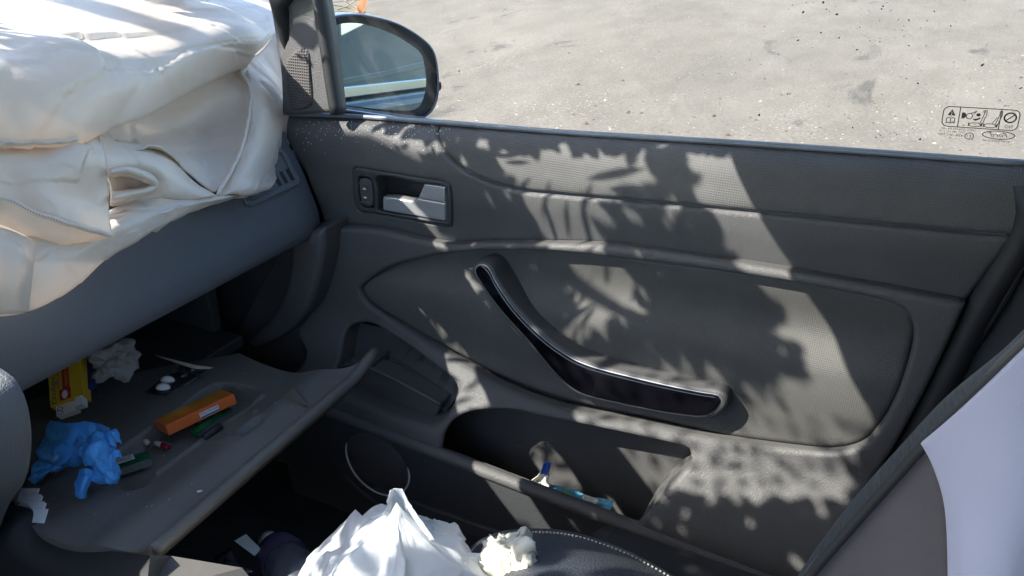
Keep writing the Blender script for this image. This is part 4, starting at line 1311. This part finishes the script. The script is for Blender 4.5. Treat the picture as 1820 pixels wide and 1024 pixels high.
tag(bc, 'dark blue and white card box beside the yellow carton', 'card box')
# blue rubber glove
glove = thing('rubber_glove', 'crumpled bright blue disposable glove draped over the lid tray', 'glove', tuple(at(140, 850, 'z', .75)))
gp_ = []
gp_.append(([Z(r) for r in [
    [(86, 746, .792), (120, 752, .800), (160, 748, .800), (196, 762, .792)],
    [(78, 776, .780), (115, 778, .792), (155, 774, .792), (188, 784, .785)],
    [(66, 812, .768), (102, 812, .780), (140, 806, .782), (172, 804, .776)],
    [(52, 850, .757), (80, 842, .768), (112, 832, .768), (140, 826, .762)],
    [(62, 862, .752), (84, 846, .756), (112, 836, .756), (138, 830, .754)]]], 70, 70, .0060, (30, 44, 26), 1))
gp_.append(([Z(r) for r in [
    [(128, 786, .796), (150, 778, .806), (176, 768, .808), (202, 766, .800)],
    [(140, 806, .796), (160, 796, .808), (182, 788, .806), (206, 796, .792)],
    [(150, 826, .790), (170, 820, .800), (188, 810, .796), (200, 806, .786)],
    [(160, 842, .778), (182, 836, .788), (202, 830, .784), (212, 830, .774)],
    [(172, 852, .766), (192, 856, .774), (210, 852, .772), (217, 838, .764)],
    [(182, 858, .758), (196, 862, .760), (212, 856, .758), (218, 842, .756)]]], 76, 76, .0065, (44, 30, 30), 3))
gp_.append(([Z(r) for r in [
    [(142, 834, .784), (154, 832, .790), (170, 838, .782)],
    [(137, 852, .772), (150, 850, .780), (163, 854, .772)],
    [(132, 874, .762), (144, 872, .770), (155, 876, .762)],
    [(134, 884, .754), (144, 887, .758), (153, 884, .754)]]], 34, 40, .0035, (55, 55, 50), 6))
gp_.append(([Z(r) for r in [
    [(176, 772, .804), (190, 766, .806), (204, 764, .802)],
    [(182, 782, .802), (194, 776, .806), (203, 774, .802)],
    [(186, 792, .797), (198, 792, .802), (208, 794, .797)]]], 16, 16, .002, (40, 40, 40), 8))
gp_.append(([Z(r) for r in [
    [(192, 770, .806), (198, 764, .806), (206, 762, .803)],
    [(196, 780, .800), (204, 774, .802), (212, 772, .798)],
    [(201, 790, .792), (209, 786, .794), (216, 790, .790)]]], 16, 18, .002, (60, 60, 60), 9))
gp_.append(([Z(r) for r in [
    [(196, 806, .790), (204, 800, .792), (212, 802, .788)],
    [(203, 818, .784), (210, 812, .786), (217, 814, .781)]]], 12, 12, .0015, (60, 60, 60), 12))
sheet('glove_skin', gp_, M['glove'], glove, .0006)
# folded leaflets stuck at the console side
lf = thing('folded_leaflet', 'white leaflet with many sharp folds at the corner of the lid', 'leaflet', tuple(at(60, 890, 'z', .755)))
for k in range(6):
    t = k / 5
    a = np.array(at(38 + 20 * t, 868 + 36 * t, 'z', .762)); b_ = np.array(at(70 + 16 * t, 868 + 33 * t + (k % 2) * 4, 'z', .775))
    c_ = b_ + np.array([.002, -.010, -.012]); d_ = a + np.array([.001, -.010, -.012])
    build('leaf', [a, b_, c_, d_], [(0, 1, 2, 3)], M['paper'], lf, smooth=False, solid=.0005)
# crumbs on the lid
V, F = [], []
for i in range(60):
    px, py = random.uniform(90, 620), random.uniform(650, 960)
    if not inside(lid_poly, np.array([lid2(px, py)]))[0]: continue
    c = at(px, py, 'z', ZL); c[2] = z_lid(np.array([c[:2]]))[0] + .0004
    r = random.uniform(.0003, .0009); k = len(V)
    V += [c + r * np.array(q_) for q_ in ((1, 0, 0), (0, 1, 0), (-1, 0, 0), (0, -1, 0), (0, 0, 1))]
    F += [(k, k + 1, k + 4), (k + 1, k + 2, k + 4), (k + 2, k + 3, k + 4), (k + 3, k, k + 4)]
crumbs = build('crumbs', V, F, M['white_card'], None, smooth=False)
tag(crumbs, 'scattered pale crumbs on the glovebox lid', 'crumbs', kind='stuff')
fl = np.array(at(351, 881, 'z', ZL)); fl[2] = z_lid(np.array([fl[:2]]))[0] + .001
ch = carton('paper_chip', (fl, np.array([.75, .66, 0]), np.array([-.66, .75, 0]), np.array([0, 0, 1.]), .006), .003, .001, M['white_card'], None, .0004)
tag(ch, 'small white chip near the front edge of the lid', 'chip')

# ------------------------------------------------------------------ footwell
M['plastic_clear'] = m_plain('bottle_plastic', (.05, .055, .07), .2, var=.3)
M['purple'] = m_plain('purple_label', (.05, .035, .075), .5, var=.4)
M['card_blue'] = m_plain('pale_card', (.42, .50, .54), .6, var=.15)
bot = thing('water_bottle', 'clear plastic bottle with purple label in the dark footwell', 'bottle', tuple(at(520, 1010, 'y', -.42)))
a = np.array(at(482, 968, 'y', -.36)); b_ = np.array(at(560, 1060, 'y', -.46)); ax = b_ - a
tube('bottle_body', [a + ax * t for t in (0, .05, .15, .3, .6, 1.0)], [.010, .012, .026, .03, .03, .03], M['plastic_clear'], bot, 20)
tube('bottle_cap', [a - ax * .10, a], .0135, M['white_card'], bot, 16)
tube('bottle_label', [a + ax * t for t in (.20, .30, .44)], [.0285, .0305, .0307], M['purple'], bot, 20, cap=False)
cd = build('pale_card', [at(px, py, 'y', y) for px, py, y in ((417, 962, -.40), (438, 950, -.39), (464, 976, -.40), (452, 988, -.41))], [(0, 1, 2, 3)], M['card_blue'], None, smooth=False, solid=.002)
tag(cd, 'pale blue card lying in the dark footwell', 'card')
cw = sheet('clear_wrapper', [([[at(px, py, 'y', y) for px, py, y in r] for r in [[(365, 1000, -.42), (385, 990, -.41), (408, 972, -.40)], [(375, 1012, -.43), (400, 1006, -.43), (425, 1000, -.42)], [(390, 1030, -.45), (420, 1025, -.45), (450, 1018, -.44)]]], 16, 16, .006, (40, 40, 40), 5)], M['plastic_clear'], None, .0006)
tag(cw, 'crinkled clear wrapper below the lid in the footwell', 'wrapper')
tan = build('floor_tray', [at(px, py, 'y', y) for px, py, y in ((268, 990, -.62), (305, 992, -.60), (430, 1013, -.58), (452, 1040, -.58), (260, 1060, -.64))] , [(0, 1, 2, 3, 4)], m_plain('tray_plastic', (.075, .070, .065), .6), None, smooth=False, solid=.012)
tag(tan, 'grey plastic tray edge under the glovebox lid', 'tray')

# ------------------------------------------------------------------ white carrier bag
M['bag'] = m_cloth('white_plastic_bag', (.78, .80, .82), .42, .22, 0, 120)
bag = thing('carrier_bag', 'knotted white plastic carrier bag standing in front of the seat', 'plastic bag', tuple(at(710, 1180, 'y', -.55)))
top = np.array(at(706, 912, 'y', -.52))
NA, NS = 220, 150
V = []
def rid(p): return 1 - 2.2 * abs(noise.noise(p))
for i in range(NS):
    s = i / (NS - 1)
    for k in range(NA):
        th = 2 * math.pi * k / NA
        d = Vector((math.cos(th), math.sin(th), 0))
        zz = .34 * s ** 1.2
        lob = 1 + .12 * math.cos(th * 2 + .7) + .08 * math.cos(th * 3 - 1.0)
        r = .006 + lob * (.118 * (1 - math.exp(-(zz / .095) ** 1.35)) + .12 * zz)
        P = Vector((d.x * r, d.y * r, -zz))
        Q = P + noise.noise_vector(P * 8 + Vector((2, 8, 1))) * .02
        big = noise.noise(Q * 12 + Vector((5, 0, 3)))
        amp = min(1, zz * 22)
        fold = rid(Vector((math.cos(th + .6 * big) * 1.7, math.sin(th + .6 * big) * 1.7, zz * 5 + 3)))
        f1 = facet(Vector((math.cos(th) * 2.0, math.sin(th) * 2.0, zz * 15)) + noise.noise_vector(P * 9) * .3, 1.0); f2 = facet(Vector((Q.x * 40, Q.y * 40, Q.z * 24)), 4.0)
        off = .009 * fold * amp + .009 * big * amp + .012 * f1 * amp + .0040 * f2 * amp
        V.append(top + np.array([d.x * (r + off), d.y * (r + off), P.z + (.003 * f1 + .004 * big + .001 * f2) * amp]))
F = [(i * NA + k, i * NA + (k + 1) % NA, (i + 1) * NA + (k + 1) % NA, (i + 1) * NA + k) for i in range(NS - 1) for k in range(NA)]
V.append(top + np.array([0, 0, .012])); F += [((k + 1) % NA, k, len(V) - 1) for k in range(NA)]
build('bag_body', V, F, M['bag'], bag)
er = [[at(px, py, 'y', y) for px, py, y in r] for r in [
    [(694, 872, -.52), (700, 869, -.515), (712, 871, -.52)],
    [(690, 884, -.52), (703, 882, -.508), (720, 890, -.52)],
    [(684, 900, -.52), (704, 898, -.50), (728, 902, -.52)],
    [(676, 918, -.52), (703, 918, -.495), (738, 916, -.52)],
    [(662, 940, -.52), (704, 942, -.485), (752, 936, -.52)],
    [(645, 965, -.52), (705, 972, -.47), (770, 962, -.52)]]]
sheet('bag_ear', [(er, 30, 40, .0045, (40, 40, 22), 3)], M['bag'], bag, .0006)
# crumpled tissue on the cushion
M['tissue'] = m_cloth('cream_tissue', (.74, .70, .58), .15, .9, 0)
NA, NS = 60, 40; V = []
c0 = np.array(at(905, 1012, 'y', -.47))
for i in range(NS):
    ph = math.pi * i / (NS - 1)
    for k in range(NA):
        th = 2 * math.pi * k / NA
        d = Vector((math.sin(ph) * math.cos(th), math.sin(ph) * math.sin(th), math.cos(ph)))
        n1 = noise.noise(d * 1.6 + Vector((1, 5, 2)))
        k_ = 1 + .30 * n1 + .35 * (.35 - abs(noise.noise(Vector((d.x * 2.6, d.y * 2.6, d.z * 1.0 + n1))))) + .28 * facet(d * 1.9, 2)
        V.append(c0 + np.array([d.x * .026, d.y * .024, d.z * .034]) * k_)
F = [(i * NA + k, i * NA + (k + 1) % NA, (i + 1) * NA + (k + 1) % NA, (i + 1) * NA + k) for i in range(NS - 1) for k in range(NA)]
ts = build('crumpled_tissue', V, F, M['tissue'])
tag(ts, 'crumpled cream tissue lying on the seat cushion', 'tissue')
# snack wrappers in the map pocket
M['wr_white'] = m_plain('wrapper_white', (.70, .70, .66), .4, var=.15, bump=.002, bscale=120)
M['wr_blue'] = m_plain('wrapper_blue', (.12, .42, .62), .35, var=.25, bump=.002, bscale=120)
M['wr_deep'] = m_plain('wrapper_deep_blue', (.02, .08, .40), .35)
M['wr_green'] = m_plain('wrapper_green', (.16, .34, .05), .4)
def Yp(l): return [at(px, py, 'y', y) for px, py, y in l]
w1 = thing('torn_wrapper', 'torn white wrapper with blue tip poking out of the door pocket', 'wrapper', tuple(at(960, 880, 'y', -.05)))
sheet('wrapper_film', [([Yp(r) for r in [[(968, 824, -.050), (972, 822, -.046), (978, 823, -.05)], [(958, 842, -.055), (967, 840, -.048), (976, 842, -.052)], [(945, 856, -.06), (962, 856, -.05), (975, 862, -.055)], [(938, 870, -.06), (958, 872, -.055), (978, 880, -.06)]]], 24, 30, .003, (60, 60, 60), 2)], M['wr_white'], w1, .0008)
sheet('blue_tip', [([Yp(r) for r in [[(966, 823, -.054), (972, 820, -.052), (979, 822, -.054)], [(963, 834, -.056), (969, 833, -.054), (975, 836, -.056)], [(960, 842, -.058), (966, 842, -.056), (971, 845, -.058)]]], 10, 12, .001, (60, 60, 60), 2)], M['wr_deep'], w1, .0008)
w2 = thing('snack_wrapper', 'pale blue and cream snack wrapper lying in the door pocket', 'wrapper', tuple(at(1035, 900, 'y', -.05)))
sheet('wrapper_film', [([Yp(r) for r in [[(978, 862, -.045), (1005, 866, -.04), (1035, 876, -.04), (1060, 884, -.04), (1090, 890, -.045)], [(982, 872, -.055), (1010, 876, -.05), (1038, 886, -.05), (1062, 896, -.05), (1088, 900, -.055)], [(1000, 886, -.065), (1020, 892, -.065), (1045, 900, -.065), (1066, 908, -.065), (1084, 914, -.065)]]], 40, 24, .004, (45, 45, 45), 6)], M['wr_blue'], w2, .0008)
sheet('cream_print', [([Yp(r) for r in [[(1036, 878, -.058), (1050, 883, -.058), (1064, 888, -.058)], [(1034, 888, -.062), (1050, 893, -.062), (1062, 898, -.062)]]], 12, 8, .002, (45, 45, 45), 6)], M['wr_white'], w2, .0006)
sheet('green_print', [([Yp(r) for r in [[(1000, 870, -.056), (1008, 872, -.056), (1014, 876, -.056)], [(1000, 878, -.06), (1008, 880, -.06), (1012, 883, -.06)]]], 8, 6, 0, 0, 0)], M['wr_green'], w2, .0006)

# ------------------------------------------------------------------ dry leaves by the mirror, litter on the ground
M['dry'] = m_plain('dry_leaf', (.30, .14, .06), .7, var=.4)
M['straw'] = m_plain('straw', (.50, .38, .22), .7)
def leaf(name, c, u, v, n, L, Wd, mat, curl=.25, parent=None):
    V, F = [], []
    for i in range(7):
        t = i / 6; w_ = Wd * math.sin(math.pi * min(1, t * .93 + .05)) ** .8
        for s in (-1, 0, 1):
            V.append(np.array(c) + np.array(u) * (t - .5) * L + np.array(v) * s * w_ / 2 + np.array(n) * (abs(s) * w_ * curl + curl * L * .5 * (t - .5) ** 2))
    F = [(i * 3 + k, i * 3 + k + 1, i * 3 + k + 4, i * 3 + k + 3) for i in range(6) for k in range(2)]
    return build(name, V, F, mat, parent, solid=.0005)
l1 = leaf('dry_leaf', at(648, 10, 'y', .31), (.5, .1, .85), (.85, 0, -.5), (0, -1, 0), .030, .020, M['dry'], .5)
tag(l1, 'curled brown dry leaf on top of the outside mirror', 'leaf', 'dry leaves around the mirror')
l2 = leaf('dry_leaf', at(782, 153, 'y', .33), (.2, .1, .97), (.9, 0, -.2), (0, -1, 0), .016, .014, M['dry'], .4)
tag(l2, 'small orange brown leaf at the outer edge of the mirror', 'leaf', 'dry leaves around the mirror')
for k, (p0, p1, p2) in enumerate([((585, 8), (610, 12), (640, 20)), ((600, 18), (622, 8), (634, -4)), ((612, 0), (625, 10), (645, 18)), ((590, 22), (615, 20), (650, 22))]):
    st = tube('straw', [at(*p0, 'y', .30), at(*p1, 'y', .305), at(*p2, 'y', .31)], .0011, M['straw'], None, 6, n=8)
    tag(st, ['long pale straw lying flat on the mirror top', 'straw pointing up beside the dry leaf', 'short straw crossing under the dry leaf', 'lowest straw along the mirror housing edge'][k], 'straw', 'straws on the mirror')

# ------------------------------------------------------------------ unseen tree, its leaves placed to cut the sun into patches
def leaf_mat():
    t = NT('tree_leaf')
    base = t.ramp(t.noise(6, 3), [(.3, (.035, .06, .02)), (.7, (.07, .10, .03))])
    t.set(Base_Color=base, Roughness=.5)
    return t.m
M['leaf'] = leaf_mat()
M['bark'] = m_plain('bark', (.10, .07, .05), .9, var=.4, bump=.01, bscale=40)
def to_px(p):
    d = np.array(p) - CAM
    k = d @ _fw
    return (910 + FPX * (d @ _rt) / k, 512 - FPX * (d @ _up) / k)
lit_col = np.array([(835, 238), (1135, 250), (1150, 300), (1060, 345), (1065, 420), (1118, 450), (1112, 520), (1085, 580), (1060, 605), (1008, 605), (1000, 540), (970, 470), (935, 380), (890, 320)], float)
lit_cov = np.array([(480, 20), (590, 40), (610, 200), (780, 215), (770, 270), (640, 290), (540, 260), (500, 210)], float)
lit_low = np.array([(865, 700), (1010, 722), (1080, 640), (1200, 640), (1300, 680), (1420, 640), (1560, 700), (1545, 860), (1470, 935), (1250, 935), (1120, 900), (1030, 860), (1000, 790)], float)
stripe = np.array([(1190, 225), (1330, 225), (1370, 330), (1430, 430), (1520, 600), (1570, 730), (1450, 730), (1424, 630), (1326, 500), (1248, 395), (1196, 305)], float)
sdv = np.array(SUN_DIR)
tree = thing('sun_mask_tree', 'unseen broadleaf tree over the windscreen, leaves placed to shape the sun patches', 'tree', (-3.4, -1.9, 0))
rng = random.Random(5)
LV_, LF_ = [], []
cnt = 0
for iu in range(96):
    for iv in range(96):
        a = -.12 + 1.24 * (iu + rng.random()) / 96; b_ = -.15 + 1.3 * (iv + rng.random()) / 96
        q0 = (1 - a) * ((1 - b_) * np.array(wv[0]) + b_ * np.array(wv[1])) + a * ((1 - b_) * np.array(wv[3]) + b_ * np.array(wv[2]))
        if rng.random() < .55 and False: continue
        c = q0 - sdv * (.18 + .30 * rng.random())
        size = rng.uniform(.035, .055); slim = .62; axis = None; rep_ = 1
        ps = c + sdv * ((1.16 - c[2]) / sdv[2])
        pb = c + sdv * ((.70 - c[2]) / sdv[2])
        pdoor = c + sdv * ((-.012 - c[1]) / sdv[1])
        keep = .85
        if -1.34 < ps[0] < -.80 and -.80 < ps[1] < .0 and c[2] > 1.16:
            nz = noise.noise(Vector((ps[0] * 7, ps[1] * 10, 3)))
            keep = .6 if (nz > .18 and ps[1] < -.30) else (.03 if nz > 0 else 0)
            slim = .22; axis = np.array([.5, .2, .3])
        elif -.78 < pb[0] < -.40 and -.76 < pb[1] < -.32:
            keep = 0
        else:
            kk = pdoor[2] + 1.24 * pdoor[0]
            px, py = to_px(pdoor)
            pp = np.array([(px, py)])
            if inside(stripe, pp)[0]:
                keep = 0
            elif inside(lit_col, pp)[0]:
                keep = .24; slim = .12; size = rng.uniform(.04, .08)
                axis = np.array([.12, .0, 1.]) if py > 345 else np.array([.8, .1, .5])
                c = q0 - sdv * (.03 + .08 * rng.random())
            elif inside(lit_cov, pp)[0]:
                nz = noise.noise(Vector((px / 22, py / 50, 2)))
                keep = .8 if nz > .0 else 0
                size *= .36; slim = .4
            elif inside(lit_low, pp)[0]:
                nz = noise.noise(Vector((px / 34, py / 22, 4)))
                keep = .9 if nz > (-.16 if py < 770 else -.04) else 0
                size *= .38
                c = c - sdv * (.25 + .5 * rng.random())
            elif min(dist_poly(lit_col, pp)[0], dist_poly(lit_low, pp)[0], dist_poly(stripe, pp)[0]) < 50:
                size *= .62; keep = 1; rep_ = 3
            elif not (200 < px < 1900 and 150 < py < 1300):
                keep = .2
        if rng.random() > keep: continue
        c_0 = c
        for _r in range(rep_):
            c = c_0 + (np.array([rng.gauss(0, .007) for _ in range(3)]) if _r else 0)
            n = -sdv + np.array([rng.gauss(0, .35) for _ in range(3)]); n /= np.linalg.norm(n)
            u = np.cross(n, [rng.gauss(0, 1) for _ in range(3)]); u /= np.linalg.norm(u); v_ = np.cross(n, u)
            if axis is not None:
                u = axis + np.array([rng.gauss(0, .22) for _ in range(3)]); u -= n * (u @ n); u /= np.linalg.norm(u); v_ = np.cross(n, u)
            k = len(LV_); w_ = size * slim
            for t, ww in ((-.5, .06), (-.22, .85), (.12, 1.0), (.36, .55), (.55, .03)):
                LV_.append(c + u * t * size - v_ * w_ * ww * .5); LV_.append(c + u * t * size + v_ * w_ * ww * .5)
            LF_ += [(k + 2 * i, k + 2 * i + 2, k + 2 * i + 3, k + 2 * i + 1) for i in range(4)]
        cnt += 1
cr = build('sun_mask_leaves', LV_, LF_, M['leaf'], tree)
tube('trunk', [(-3.4, -1.9, 0), (-3.3, -1.8, 1.2), (-3.1, -1.7, 2.4), (-2.9, -1.5, 3.6)], [.16, .13, .11, .07], M['bark'], tree, 12, n=14)
for e in ((-1.5, -1.3, 1.62), (-1.1, -.8, 1.85), (-.9, -.4, 1.9), (-1.7, -.6, 1.60)):
    tube('branch', [(-3.05, -1.65, 2.6), ((-3.05 + e[0]) / 2, (-1.65 + e[1]) / 2, 2.55), e], [.05, .03, .008], M['bark'], tree, 8, n=10)
